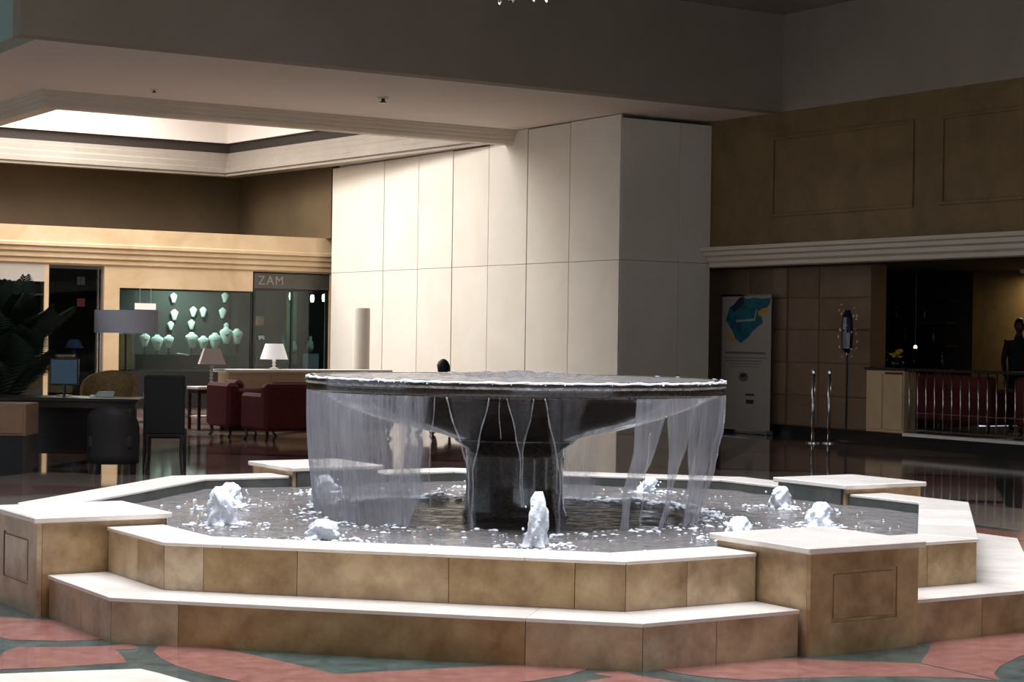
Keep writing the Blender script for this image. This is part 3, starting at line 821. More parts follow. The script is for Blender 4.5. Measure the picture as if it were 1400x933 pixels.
structure(MB().box(15.0, 15.2, 25.7, 29.3, 0, 3.6).build('wall_shops_right', M_VOID))
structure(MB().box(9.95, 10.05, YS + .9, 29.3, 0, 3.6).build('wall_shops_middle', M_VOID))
# jewellery window: stall riser, display bench, frame, glass
w = structure(MB().box(6.88, 9.9, YS + .02, YS + .2, 0, .78).build('window_4', M_VOID))
g = MB()
g.box(6.88, 9.9, YS + .08, YS + .14, 2.46, 2.5); g.box(6.88, 6.92, YS + .08, YS + .14, .78, 2.46); g.box(9.86, 9.9, YS + .08, YS + .14, .78, 2.46)
g.build('window_frame', M_BLACK, w)
MB().box(6.92, 9.86, YS + .10, YS + .112, .78, 2.46).build('pane', M_GLASS, w)
MB().box(6.9, 9.9, YS + .2, YS + 1.25, 0, .80).build('display_bench', M_VOID, w)
M_BACKDROP = mat('grey_green_backdrop', srgb(52, 56, 54), srgb(64, 68, 65), rough=.8, scale=2)
MB().box(6.9, 9.9, YS + 1.3, YS + 1.36, .8, 2.9).build('backdrop', M_BACKDROP, w)
def bust_mesh():
    """necklace display bust: flared neck on a shield-shaped chest"""
    g = MB(); n = 14
    rows = [(0, .05, .03), (.02, .065, .04), (.08, .085, .052), (.14, .11, .056), (.19, .128, .055), (.215, .122, .05), (.235, .095, .045), (.25, .055, .04), (.275, .046, .036), (.28, .0, .0)]
    vs_ = []; fs = []
    for z, a, b in rows:
        for i in range(n):
            t = 2 * pi * i / n; vs_.append((a * cos(t), b * sin(t) + (.03 * (.2 - z) if z < .2 else 0), z))
    for j in range(len(rows) - 1):
        for i in range(n):
            i2 = (i + 1) % n; fs.append((j * n + i, j * n + i2, (j + 1) * n + i2, (j + 1) * n + i))
    fs.append(tuple(range(n - 1, -1, -1)))
    g.add(vs_, fs)
    return g.mesh('bust', smooth=True)
bust = bust_mesh(); stem = MB().lathe([(0, 0), (.05, 0), (.05, .015), (.012, .03), (.012, 1.0), (0, 1.0)], 10).mesh('stand', smooth=True)
BUSTS = [(7.74, 1.28, .96), (8.02, 1.20, 1.12), (8.28, 1.26, .92), (8.80, 1.25, 1.16), (9.07, 1.22, 1.02), (9.34, 1.25, 1.14), (9.60, 1.36, 1.2), (9.85, 1.36, 1.1)]
ORD = ['leftmost', 'second from the left', 'third from the left', 'fourth from the left', 'fifth from the left', 'third from the right', 'second from the right', 'rightmost']
sh = structure(MB().box(7.6, 9.93, YS + .55, YS + .95, .80, 1.12).build('trim_9', M_VOID))
for i, (x, z, s) in enumerate(BUSTS):
    t = thing('necklace_bust', (x, YS + .78, 1.12), 0, f'pale necklace bust in the lower row of the shop window, {ORD[i]}', 'bust', 'necklace busts in the shop window')
    o = link('bust', bust, M_BUST, t, (0, 0, z - 1.12)); o.scale = (s * 1.0, s, s * 1.1)
    MB().lathe([(0, 0), (.06, 0), (.06, .012), (.014, .025), (.014, z - 1.11), (0, z - 1.11)], 10).build('stand', M_BLACK, t)
    MB().lathe([(.05 * s, .20 * s), (.056 * s, .203 * s), (.05 * s, .206 * s)], 12, (0, -.035, z - 1.16)).build('necklace', M_BRASS, t)
UP = [(8.56, 2.24, .75, M_BUST, 'upper left, above the other'), (8.58, 1.86, .85, M_BUST, 'below it at upper left'), (9.02, 1.94, .8, M_BUST2, 'left of the middle grey pair'), (9.25, 1.94, .8, M_BUST2, 'right of the middle grey pair'),
      (9.76, 2.27, .8, M_BUST, 'upper right, above the other'), (9.71, 1.92, .85, M_BUST, 'below it at upper right'), (8.50, 1.64, .7, M_BUST2, 'small, lowest at left'), (8.98, 1.66, .8, M_BUST2, 'small, lowest at centre'), (9.80, 1.66, .6, M_BUST2, 'small, lowest at right')]
for i, (x, z, s, mt, d) in enumerate(UP):
    t = thing('jewellery_bust', (x, YS + 1.28, z), 0, f'bust hung on the back panel of the shop window, {d}', 'bust', 'busts on the window back panel')
    o = link('bust', bust, mt, t, (0, -.05, 0)); o.scale = (s * .85, s * .8, s)
    MB().box(-.012, .012, -.04, .03, .10 * s, .13 * s).build('hook', M_CHROME, t)
t = thing('window_card', (7.42, YS - .06, 2.06), 0, 'white oblong price card hanging in the shop window above the big grey lampshade', 'sign')
MB().box(-.23, .23, 0, .015, 0, .13).build('card', M_WHITE, t)
for sx in (-.12, .12): MB().tube([(sx, .007, .13), (sx, .007, .44)], .006, 6).build('hanger', M_CHROME, t)
t = thing('display_plinth', (7.17, YS + .45, .80), 0, 'cream plinth standing at the left end of the shop window below the grey lampshade', 'plinth')
MB().box(-.15, .15, -.12, .12, 0, .74).build('shaft', M_FASCIA, t, bevel=.006); MB().box(-.17, .17, -.14, .14, .74, .78).build('top', M_WHITE, t, bevel=.006)
t = thing('tray', (8.47, YS + .45, .80), 0, 'small white tray lying at the front of the shop window bench', 'tray')
MB().obox((0, 0, .33), (.26, .1, .03), 0, 0, .12).build('tray_top', M_WHITE, t, bevel=.006); MB().lathe([(0, 0), (.05, 0), (.05, .01), (.01, .02), (.01, .32), (0, .32)], 10).build('stand', M_BLACK, t)
def lamp_light(name, loc, power, size, colr, parent=None, rot=(0, 0, 0)):
    l = bpy.data.lights.new(name, 'AREA'); l.shape = 'DISK'; l.size = size; l.energy = power; l.color = colr
    o = bpy.data.objects.new(name, l); col.objects.link(o); o.location = loc; o.rotation_euler = rot
    if parent: o.parent = parent
    return o
t = thing('display_light', (8.6, YS + .5, 2.86), 0, 'slim strip light under the head of the shop window', 'light')
MB().box(-1.3, 1.3, -.04, .04, -.02, .06).build('strip', M_WHITE, t)
lamp_light('strip_glow', (0, 0, -.04), 60, .4, (.86, 1, .95), t)

# the darker shop at the right with its sign board
t = thing('shop_sign', (9.9, YS + .02, 2.57), 0, 'dark sign board with grey capital letters above the right shop entrance', 'sign')
MB().box(0, 1.80, 0, .06, 0, .335).build('board', M_SIGN, t, bevel=.006)
def text_mesh(txt, size, ext):
    c = bpy.data.curves.new('letters', 'FONT'); c.body = txt; c.size = size; c.extrude = ext
    o = bpy.data.objects.new('letters_tmp', c); col.objects.link(o)
    dg = bpy.context.evaluated_depsgraph_get(); dg.update()
    me = bpy.data.meshes.new_from_object(o.evaluated_get(dg)); me.name = 'letters'
    bpy.data.objects.remove(o)
    for v in me.vertices: v.co = (v.co.x, -v.co.z, v.co.y)
    return me
x = .08
for chx in 'ZAM':
    o = link('letter', text_mesh(chx, .27, .006), M_LETTER, t, (x, -.008, .085)); x += .2
w = structure(MB().box(9.9, 11.70, YS + .05, YS + .11, 2.52, 2.57).build('door_1', M_BLACK))
MB().box(9.9, 9.95, YS + .05, YS + .11, 0, 2.52).build('door_frame', M_BLACK, w)
MB().box(11.65, 11.70, YS + .05, YS + .11, 0, 2.52).build('door_frame', M_BLACK, w)
MB().box(10.80, 10.84, YS + .05, YS + .11, 0, 2.52).build('door_frame', M_BLACK, w)
MB().box(9.95, 10.80, YS + .075, YS + .085, .02, 2.52).build('pane', M_GLASS, w)
MB().box(10.84, 11.65, YS + .075, YS + .085, .02, 2.52).build('pane', M_GLASS, w)
M_GREENP = mat('green_panel', srgb(40, 110, 60), srgb(60, 140, 84), rough=.5, scale=2)
M_BULB = mat('lit_bulb', srgb(240, 250, 245), rough=.5, emit=(.9, 1, .97, 1), estr=3.2)
t = thing('green_display_panel', (12.2, 28.95, 0), 0, 'tall green panel lit inside the right shop', 'panel')
MB().box(-.14, .14, 0, .05, .9, 2.75).build('panel', M_GREENP, t, bevel=.01); MB().box(-.2, .2, -.05, .1, 0, .9).build('plinth', M_VOID, t)
for i, (x, y, z, d) in enumerate([(11.72, 28.0, 2.38, 'left'), (12.26, 28.0, 2.34, 'middle, before the green panel'), (12.56, 28.0, 2.36, 'right, next to the door frame')]):
    t = thing('spot_lamp', (x, y, 3.6), 0, f'small bright spotlight in the right shop, {d}', 'lamp', 'spotlights in the right shop')
    MB().tube([(0, 0, 0), (0, 0, z - 3.6 + .16)], .008, 6).build('drop_rod', M_BLACK, t)
    MB().lathe([(0, z - 3.6), (.035, z - 3.6), (.05, z - 3.52), (.04, z - 3.44), (0, z - 3.42)], 12).build('bulb', M_BULB, t)
lamp_light('right_shop_glow', (12.2, 27.4, 3.4), 14, .4, (.8, 1, .9))
g = thing('display_cabinet', (12.0, 28.45, 0), 0, 'low glass display cabinet with goods inside the right shop', 'cabinet')
MB().box(-.55, .55, -.25, .25, 0, .75).build('body', M_DARKWOOD, g, bevel=.01)
MB().box(-.55, .55, -.25, .25, 1.15, 1.18).build('top', M_VOID, g)
MB().box(-.55, .55, -.25, -.24, .75, 1.15).build('pane', M_GLASS, g)
M_GOODS = [mat('goods_pale', srgb(168, 182, 176), rough=.6), mat('goods_blue', srgb(72, 98, 128), rough=.6), mat('goods_rose', srgb(150, 96, 92), rough=.6), mat('goods_tan', srgb(168, 118, 84), rough=.6)]
rg = random.Random(11)
GD = [(10.49, 27.0, 1.78, .18, 3, 'tan box on a stand beside the door of the right shop'), (10.42, 27.0, 1.38, .14, 0, 'white paper under the tan box beside the right shop door'), (11.70, 28.4, 1.18, .36, 1, 'blue ornament on the glass cabinet in the right shop'),
      (12.0, 28.4, 1.18, .22, 0, 'pale jar on the glass cabinet in the right shop'), (12.42, 28.4, 1.18, .34, 0, 'pale tall jar at the right end of the glass cabinet')]
for x, y, z, s, mi, lb in GD:
    t = thing('shop_ornament', (x, y, z), 0, lb, 'ornament')
    if mi == 3:
        MB().box(-.09, .09, -.05, .05, 0, s).build('box', M_GOODS[3], t, bevel=.01); MB().box(-.1, .1, -.06, .06, s, s + .02).build('lid', M_GOODS[2], t)
        MB().box(-.13, .13, -.08, .08, -z, -.02).build('stand', M_VOID, t)
        MB().box(-.14, .14, -.09, .09, -.02, 0).build('shelf', M_DARKWOOD, t)
    elif z == 1.38:
        MB().obox((0, 0, .05), (.14, .01, .09), 0, -.3).build('sheet', M_WHITE, t); MB().box(-.03, .03, -.02, .04, 0, .03).build('clip', M_BLACK, t)
        t.location = (10.40, 26.7, 1.46); MB().box(-.1, .1, -.05, .05, -1.46, 0).build('stand', M_VOID, t)
    else:
        MB().lathe([(0, 0), (.05, 0), (.085, s * .3), (.07, s * .7), (.035, s * .85), (.045, s), (0, s)], 16).build('jar', M_GOODS[mi], t, smooth=True)
        MB().lathe([(0, s), (.05, s), (.03, s + .03), (0, s + .035)], 12).build('lid', M_GOODS[mi], t)
# doorway and shop at the left
w = structure(MB().box(5.39, 6.55, YS + .08, YS + .14, 2.86, 2.93).build('door_2', M_CHROME))
for a, b in [(5.39, 5.43), (6.44, 6.47), (6.50, 6.55)]: MB().box(a, b, YS + .08, YS + .14, 0, 2.86).build('door_frame', M_CHROME, w)
MB().box(5.43, 6.44, YS + .10, YS + .11, .02, 2.86).build('pane', M_GLASS, w)
structure(MB().box(1.0, 5.30, YS, YS + .06, 2.58, 2.93).build('wall_shop_band', M_BANNER))
w = structure(MB().box(1.0, 5.30, YS + .02, YS + .1, 2.30, 2.34).build('window_5', M_CHROME))
MB().box(1.0, 5.30, YS + .05, YS + .06, .4, 2.58).build('pane', M_GLASS, w)
MB().box(1.0, 5.30, YS + .0, YS + .14, 0, .4).build('stall_riser', M_VOID, w)
for x, y, z, c, lb in [(6.40, 27.0, 2.56, 0, 'small white bag hanging inside the left doorway'), (6.30, 26.7, 2.10, 2, 'rose pink bag hanging inside the left doorway')]:
    t = thing('hanging_bag', (x, y, z), 0, lb, 'bag')
    MB().prism([(-.09, -.03), (.09, -.03), (.07, .03), (-.07, .03)], 0, .17).build('bag', M_WHITE if c == 0 else mat('rose', srgb(190, 80, 96), rough=.6), t, bevel=.01)
    MB().tube([(-.05, 0, .17), (-.03, 0, .26), (.03, 0, .26), (.05, 0, .17)], .006, 6).build('strap', M_BLACK, t)
    MB().tube([(0, 0, .26), (0, 0, 3.6 - z)], .004, 5).build('cord', M_BLACK, t)
t = thing('blue_table_lamp', (6.28, 27.0, 0), 0, 'small lamp with a blue and white shade inside the left doorway', 'lamp')
MB().box(-.3, .3, -.2, .2, 0, 1.0).build('counter', M_VOID, t)
MB().lathe([(0, 1.0), (.07, 1.0), (.07, 1.02), (.02, 1.05), (.035, 1.15), (.015, 1.25), (0, 1.25)], 16).build('base', M_GOODS[1], t)
MB().lathe([(.2, 1.24), (.1, 1.42), (.09, 1.42), (.19, 1.24)], 24).build('shade', mat('blue_shade', srgb(90, 110, 170), rough=.8), t)

# ------------------------------------------------------------------ lounge furniture
def table_lamp(loc, label, shade_mat, w0, w1, z0, z1, square=False):
    t = thing('table_lamp', loc, R(-32), label, 'lamp')
    n = 4 if square else 32
    k = 1.25 if square else 1
    o = MB().lathe([(w0 * k, z0), (w1 * k, z1), (w1 * k - .006, z1), (w0 * k - .006, z0), (w0 * k, z0)], n).build('lamp_shade', shade_mat, t, rz=R(45 + 14) if square else 0)
    if not square: smooth_by_angle(o)
    pr = [(0, 0), (.075, 0), (.075, .02), (.03, .035)]
    zb = .05
    while zb < z0 - .02:
        pr += [(.016, zb), (.036, zb + .03), (.016, zb + .06)]; zb += .062
    pr += [(.012, z0 + .02), (.012, z1 - .03), (0, z1 - .03)]
    MB().lathe(pr, 16).build('lamp_base', M_LAMPBASE, t, smooth=True)
    return t
# side table with lamp
t = thing('side_table', (5.45, 18.08, 0), R(0), 'small white side table left of the red armchair, carrying the taupe lamp', 'table')
MB().box(-.24, .24, -.24, .24, .665, .71).build('table_top', M_WHITE, t, bevel=.008)
for sx in (-.2, .2):
    for sy in (-.2, .2): MB().box(sx - .022, sx + .022, sy - .022, sy + .022, 0, .62).build('leg', M_DARKWOOD, t)
MB().box(-.22, .22, -.22, .22, .60, .665).build('apron', M_DARKWOOD, t); MB().box(-.2, .2, -.2, .2, .2, .225).build('shelf', M_WHITE, t)
table_lamp((5.52, 18.02, .71), 'table lamp with a tapered taupe shade on the white side table', M_SHADE_P, .24, .145, .37, .63, True)
# long console with white top behind the red sofa
t = thing('console_table', (7.0, 17.95, 0), R(0), 'long cream console with a white top behind the red sofa, carrying the white lamp', 'console')
MB().box(-1.38, 1.75, -.26, .26, .95, 1.0).build('table_top', M_WHITE, t, bevel=.008)
MB().box(-1.3, 1.7, -.22, .22, .06, .95).build('body', M_FASCIA, t, bevel=.008); MB().box(-1.26, 1.66, -.2, .2, 0, .06).build('plinth', M_BLACK, t)
for i in range(4): MB().box(-1.27 + i * .74, -.57 + i * .74, -.235, -.22, .12, .90).build('door', M_FASCIA, t, bevel=.006)
table_lamp((6.63, 17.98, 1.0), 'table lamp with a bright white shade on the cream console', M_SHADE_W, .235, .15, .17, .43)

def sofa(name, loc, rz, L, label, cat, seats, D=.9, H=.88):
    """local: back towards -Y, length along X"""
    t = thing(name, loc, rz, label, cat, 'red seating in the lounge')
    h = L / 2
    MB().box(-h + .06, h - .06, -D / 2 + .06, D / 2 - .02, .2, .34).build('seat_frame', M_REDFAB, t, bevel=.02)
    o = MB().box(-h, h, -D / 2, -D / 2 + .2, .15, H - .03).build('backrest', M_REDFAB, t, bevel=.05)
    for sx in (-1, 1):
        MB().box(min(sx * h, sx * (h - .17)), max(sx * h, sx * (h - .17)), -D / 2 + .1, D / 2, .15, .70 if seats > 1 else .74).build('arm', M_REDFAB, t, bevel=.045)
    w = (L - .34) / seats
    for i in range(seats):
        x0 = -h + .17 + i * w
        MB().box(x0 + .01, x0 + w - .01, -D / 2 + .2, D / 2 - .02, .34, .47).build('seat_cushion', M_REDFAB, t, bevel=.035)
        MB().obox((x0 + w / 2, -D / 2 + .27, .66), (w - .06, .17, .42), 0, R(-10)).build('back_cushion', M_REDFAB, t, bevel=.05)
    for sx in (-1, 1):
        for sy in (-1, 1):
            x, y = sx * (h - .1), sy * (D / 2 - .1)
            MB().tube([(x, y, .22), (x + sx * .03, y + sy * .03, .14), (x + sx * .015, y + sy * .01, .06), (x + sx * .05, y + sy * .05, .0)], [.035, .03, .02, .02], 8).build('leg', M_DARKWOOD, t)
    return t
sofa('sofa', (6.0, 15.02, 0), 0, 2.2, 'dark red two-seat sofa with its back to the fountain', 'sofa', 2)
sofa('armchair', (5.28, 16.2, 0), R(-90), .86, 'dark red armchair beyond the left end of the red sofa', 'armchair', 1, H=.86)
sofa('armchair', (8.2, 15.05, 0), 0, .9, 'dark red armchair hidden behind the fountain bowl with a seated person', 'armchair', 1)

# floor lamp with a wide grey shade
t = thing('floor_lamp', (2.13, 12.96, 0), 0, 'floor lamp with a wide grey drum shade at the edge of the lounge', 'lamp')
o = MB().lathe([(.415, 1.58), (.415, 1.88), (.408, 1.88), (.408, 1.58), (.415, 1.58)], 48).build('lamp_shade', M_SHADE_G, t); smooth_by_angle(o)
MB().lathe([(0, 0), (.17, 0), (.17, .02), (.02, .035), (0, .035)], 24).build('base', M_BLACK, t)
MB().tube([(0, 0, .02), (0, 0, 1.84)], .016, 10).build('pole', M_BLACK, t)
for q in range(3):
    MB().tube([(0, 0, 1.84), (.41 * cos(q * 2.09), .41 * sin(q * 2.09), 1.84)], .006, 6).build('spoke', M_BLACK, t)
MB().lathe([(0, 1.56), (.03, 1.56), (.045, 1.62), (.03, 1.68), (0, 1.68)], 12).build('bulb_holder', M_LAMPBASE, t)

# desk with screen, papers and chairs, all dark against the light
FACE = R(-32.4)
t = thing('writing_desk', (.55, 10.9, 0), FACE, 'dark wooden desk with a thin top beside the lounge', 'desk')
MB().box(-1.0, 1.0, -.42, .42, .775, .815).build('desk_top', M_DARKWOOD, t, bevel=.006)
for sx in (-.95, .95):
    for sy in (-.37, .37): MB().box(sx - .03, sx + .03, sy - .03, sy + .03, 0, .70).build('leg', M_DARKWOOD, t)
MB().box(-.97, .97, -.38, .38, .70, .775).build('apron', M_DARKWOOD, t)
MB().box(-.92, .4, .28, .32, .12, .70).build('modesty_panel', M_DARKWOOD, t)
t = thing('computer_monitor', (.66, 11.08, .815), FACE, 'flat computer monitor with a blue-grey screen on the dark desk', 'monitor')
MB().box(-.17, .17, -.012, .02, .13, .45).build('casing', M_BLACK, t, bevel=.005)
MB().box(-.155, .15, -.015, -.011, .15, .435).build('screen', M_SCREEN, t)
MB().lathe([(0, 0), (.10, 0), (.10, .012), (.02, .02), (.02, .14), (0, .14)], 16).build('stand', M_BLACK, t)
t = thing('paper_stack', (1.02, 10.72, .815), FACE + .2, 'pale heap of papers on the desk right of the monitor', 'papers')
for i in range(4): MB().obox((.01 * i, .008 * i, .012 + i * .016), (.22 - .02 * i, .16 - .01 * i, .014), .12 * i).build('sheet', M_GOODS[0], t)
t = thing('mouse', (.86, 10.66, .815), FACE, 'small white computer mouse below the monitor', 'mouse')
MB().lathe([(0, 0), (.034, 0), (.036, .012), (.026, .028), (0, .033)], 14).build('shell', M_WHITE, t, smooth=True); MB().tube([(0, .03, .01), (.02, .14, .006), (-.05, .22, .006)], .003, 5).build('cable', M_BLACK, t)
for i, x in enumerate([0, .045, .09]):
    t = thing('pen_pot', (1.42 + x * .84, 10.42 - x * .53, .815), 0, ['small pale tumbler on the right end of the desk, left of three', 'small pale tumbler on the right end of the desk, middle of three', 'small pale tumbler on the right end of the desk, right of three'][i], 'tumbler', 'tumblers on the desk')
    MB().lathe([(0, 0), (.016, 0), (.019, .055), (.016, .055), (.014, .006), (0, .006)], 12).build('cup', M_GOODS[0], t); MB().lathe([(.014, .03), (.016, .03), (.0, .031)], 10).build('liquid', M_GOODS[3], t)
# rounded wicker chair behind the desk
t = thing('wicker_chair', (1.55, 12.0, 0), FACE, 'round-backed olive wicker chair behind the desk', 'chair')
g = MB(); n = 26
vs_ = []; fs = []
for j in range(9):
    for i in range(n):
        u = i / (n - 1); th = R(200 - 220 * u) ; z = .44 + (.30 + .36 * sin(pi * u) ** .6) * j / 8
        r_ = .30 + .05 * j / 8
        vs_.append((r_ * cos(th) * 1.02, r_ * sin(th), z))
for j in range(8):
    for i in range(n - 1): fs.append((j * n + i, j * n + i + 1, (j + 1) * n + i + 1, (j + 1) * n + i))
g.add(vs_, fs); o = g.build('backrest', M_WICKER, t, smooth=True); sm = o.modifiers.new('thickness', 'SOLIDIFY'); sm.thickness = .035
MB().lathe([(0, .38), (.29, .38), (.31, .42), (.29, .47), (0, .48)], 28).build('seat', M_WICKER, t, smooth=True)
for q in range(4):
    th = pi / 4 + q * pi / 2; MB().tube([(.24 * cos(th), .24 * sin(th), .39), (.28 * cos(th), .28 * sin(th), 0)], .02, 8).build('leg', M_DARKWOOD, t)
# two upholstered visitors' chairs
def side_chair(loc, rz, label, H, W):
    t = thing('side_chair', loc, rz, label, 'chair', 'black visitor chairs')
    MB().box(-W / 2, W / 2, -.24, .24, .38, .48).build('seat', M_BLACKFAB, t, bevel=.02)
    MB().obox((0, -.25, (H + .44) / 2), (W, .07, H - .42), 0, R(6)).build('backrest', M_BLACKFAB, t, bevel=.018)
    for sx in (-1, 1):
        MB().tube([(sx * (W / 2 - .03), .20, .39), (sx * (W / 2 - .02), .21, 0)], [.024, .018], 8).build('leg', M_DARKWOOD, t)
        MB().tube([(sx * (W / 2 - .03), -.22, .42), (sx * (W / 2 - .035), -.24, .2), (sx * (W / 2 - .015), -.32, 0)], [.026, .022, .018], 8).build('leg', M_DARKWOOD, t)
    return t
side_chair((1.42, 9.75, 0), R(-32 + 6), 'tall-backed black chair at the right end of the desk', 1.10, .46)
t = thing('tub_chair', (.70, 9.50, 0), R(-32), 'low dark tub chair in front of the desk, seen from behind', 'chair')
g = MB(); n = 24; vs_ = []; fs = []
for j in range(7):
    for i in range(n):
        u = i / (n - 1); th = R(180 + 180 * u); z = .12 + (.40 + .24 * sin(pi * u) ** .7) * j / 6
        vs_.append((.29 * cos(th), .30 * sin(th) * (1.1 if j > 3 else 1.05), z))
for j in range(6):
    for i in range(n - 1): fs.append((j * n + i, j * n + i + 1, (j + 1) * n + i + 1, (j + 1) * n + i))
g.add(vs_, fs); M_TUB = mat('brown_black_leather', srgb(15, 10, 9), srgb(22, 15, 13), rough=.7, scale=16)
o = g.build('shell', M_TUB, t, smooth=True); sm = o.modifiers.new('thickness', 'SOLIDIFY'); sm.thickness = .06
MB().box(-.25, .25, -.24, .27, .28, .44).build('seat_cushion', M_TUB, t, bevel=.03)
for sx in (-.2, .2):
    for sy in (-.2, .2): MB().box(sx - .02, sx + .02, sy - .02, sy + .02, 0, .13 if sy < 0 else .29).build('leg', M_DARKWOOD, t)
t = thing('storage_box', (-.36, 10.12, 0), FACE, 'tan wooden pedestal cabinet at the left edge of the picture, left of the desk', 'cabinet')
M_TAN = mat('tan_wood', srgb(118, 88, 66), srgb(132, 100, 76), rough=.5, scale=5)
MB().box(-.32, .32, -.28, .28, .42, .78).build('body', M_TAN, t, bevel=.01)
MB().box(-.28, .28, -.24, .24, 0, .42).build('plinth', M_BLACK, t)
MB().box(-.29, .29, -.292, -.28, .45, .75).build('door', M_TAN, t, bevel=.004)

# potted palm at the left edge
t = thing('potted_palm', (.62, 13.45, 0), 0, 'dark leafy palm in a pot at the left edge of the lounge', 'plant')
MB().lathe([(0, 0), (.2, 0), (.27, .4), (.29, .42), (.27, .45), (.24, .42), (0, .40)], 24).build('pot', M_BLACK, t, smooth=True)
rp = random.Random(5)
for q in range(34):
    th = q * 2.399 + .3; elev = rp.uniform(.7, 1.35); rt = cos(th + R(32)) > .2; Lf = rp.uniform(1.3, 1.9) * (.82 if rt else 1); elev = min(1.42, elev + (.3 if rt else 0)); z0 = .42 + rp.uniform(.1, .75)
    path = []
    for j in range(9):
        u = j / 8
        d = Lf * u * cos(elev) * (1 + .25 * u); z = z0 + Lf * u * sin(elev) - .55 * Lf * u * u * cos(elev)
        path.append(Vector((.05 * cos(th) + d * cos(th), .05 * sin(th) + d * sin(th), z)))
    g = MB().tube([(.04 * cos(th), .04 * sin(th), .40)] + path, [.014] + [.012 - .0011 * j for j in range(9)], 5)
    sd = Vector((-sin(th), cos(th), 0))
    for j in range(2, 34):
        u = j / 34 * 8; k = min(int(u), 7); p = path[k].lerp(path[k + 1], u - k); dr = (path[k + 1] - path[k]).normalized()
        ll = .42 * sin(pi * (.12 + .86 * j / 34)) + .06
        for sgn in (-1, 1):
            tip = p + (sd * sgn * .8 + dr * .65 - Vector((0, 0, .35))).normalized() * ll
            w_ = dr * .016
            g.add([p - w_, p + w_, p.lerp(tip, .55) + w_ * 1.1 + Vector((0, 0, .02)), tip, p.lerp(tip, .55) - w_ * 1.1 + Vector((0, 0, .02))], [(0, 1, 2, 3, 4)])
    g.build('frond', M_LEAF, t, fix=False)

# tall white cylinder before the boards
t = thing('white_column', (9.0, 19.35, 0), 0, 'slim white cylindrical column standing before the leftmost boards', 'column')
o = MB().lathe([(0, .08), (.155, .08), (.155, 2.06), (.145, 2.09), (0, 2.09)], 40).build('shaft', M_BOARD, t); smooth_by_angle(o)
MB().lathe([(0, 0), (.18, 0), (.18, .07), (.16, .08), (0, .08)], 40).build('base', M_BOARD, t)

# ------------------------------------------------------------------ people
def skin_body(name, joints, edges, parent, mats, paint, root=0):
    me = bpy.data.meshes.new(name); me.from_pydata([j[0] for j in joints], edges, []); me.update()
    o = bpy.data.objects.new(name + '_tmp', me); col.objects.link(o)
    o.modifiers.new('skin', 'SKIN'); sv = me.skin_vertices[0].data
    for i, j in enumerate(joints):
        r_ = j[1]; sv[i].radius = r_ if isinstance(r_, tuple) else (r_, r_); sv[i].use_root = (i == root)
    sb = o.modifiers.new('sub', 'SUBSURF'); sb.levels = 2; sb.render_levels = 2
    dg = bpy.context.evaluated_depsgraph_get(); dg.update()
    m2 = bpy.data.meshes.new_from_object(o.evaluated_get(dg)); m2.name = name
    bpy.data.objects.remove(o)
    m2.materials.clear()
    for m in mats: m2.materials.append(m)
    for p in m2.polygons: p.material_index = paint(p.center); p.use_smooth = True
    return link(name, m2, None, parent)
def head_mesh(c, r, face):
    """ellipsoid with brow, nose, chin and ears; face = unit vector the face looks along"""
    n, m = 20, 16; vs_ = []; fs = []
    f = Vector(face); s = Vector((0, 0, 1)).cross(f)
    for j in range(m + 1):
        ph = -pi / 2 + pi * j / m
        for i in range(n):
            th = 2 * pi * i / n
            x, y, z = cos(ph) * cos(th), cos(ph) * sin(th), sin(ph)
            k = 1.0
            if z < -.2: k *= 1 + .18 * (z + .2)
            fx = x * r * 1.0 * k
            if x > .85 and -.45 < z < .12: fx += r * .22 * (1 - abs(y) * 3.2 if abs(y) < .31 else 0)
            sy = y * r * .80 * k
            if abs(y) > .93 and abs(z) < .3 and abs(x) < .3: sy *= 1.14
            vs_.append(Vector(c) + f * fx + s * sy + Vector((0, 0, z * r * 1.28)))
    for j in range(m):
        for i in range(n):
            i2 = (i + 1) % n; fs.append((j * n + i, j * n + i2, (j + 1) * n + i2, (j + 1) * n + i))
    return MB().add(vs_, fs)
def hair_mesh(c, r, face):
    n, m = 20, 10; vs_ = []; fs = []
    f = Vector(face); s = Vector((0, 0, 1)).cross(f)
    for j in range(m + 1):
        ph = -.25 + (pi / 2 + .25) * j / m
        for i in range(n):
            th = 2 * pi * i / n; x = cos(ph) * cos(th); y = cos(ph) * sin(th); z = sin(ph)
            if x > .25: z = max(z, .42 + .0 * x)
            vs_.append(Vector(c) + f * (x * r * 1.07 - .006) + s * (y * r * .88) + Vector((0, 0, z * r * 1.36 + .004)))
    for j in range(m):
        for i in range(n):
            i2 = (i + 1) % n; fs.append((j * n + i, j * n + i2, (j + 1) * n + i2, (j + 1) * n + i))
    return MB().add(vs_, fs)
def fingers(g_j, g_e, wrist, d, side_v, palm_i):
    d = Vector(d).normalized(); sv = Vector(side_v).normalized()
    for q, L in enumerate([.075, .085, .08, .065]):
        b = Vector(wrist) + d * .09 + sv * (.03 - .02 * q)
        i0 = len(g_j); g_j += [(tuple(b), .010), (tuple(b + d * L * .5 + Vector((0, .006, 0))), .009), (tuple(b + d * L + Vector((0, .016, -.004))), .007)]
        g_e += [(palm_i, i0), (i0, i0 + 1), (i0 + 1, i0 + 2)]
    b = Vector(wrist) + d * .035 + sv * .045
    i0 = len(g_j); g_j += [(tuple(b), .011), (tuple(b + d * .04 + sv * .012), .009)]; g_e += [(palm_i, i0), (i0, i0 + 1)]
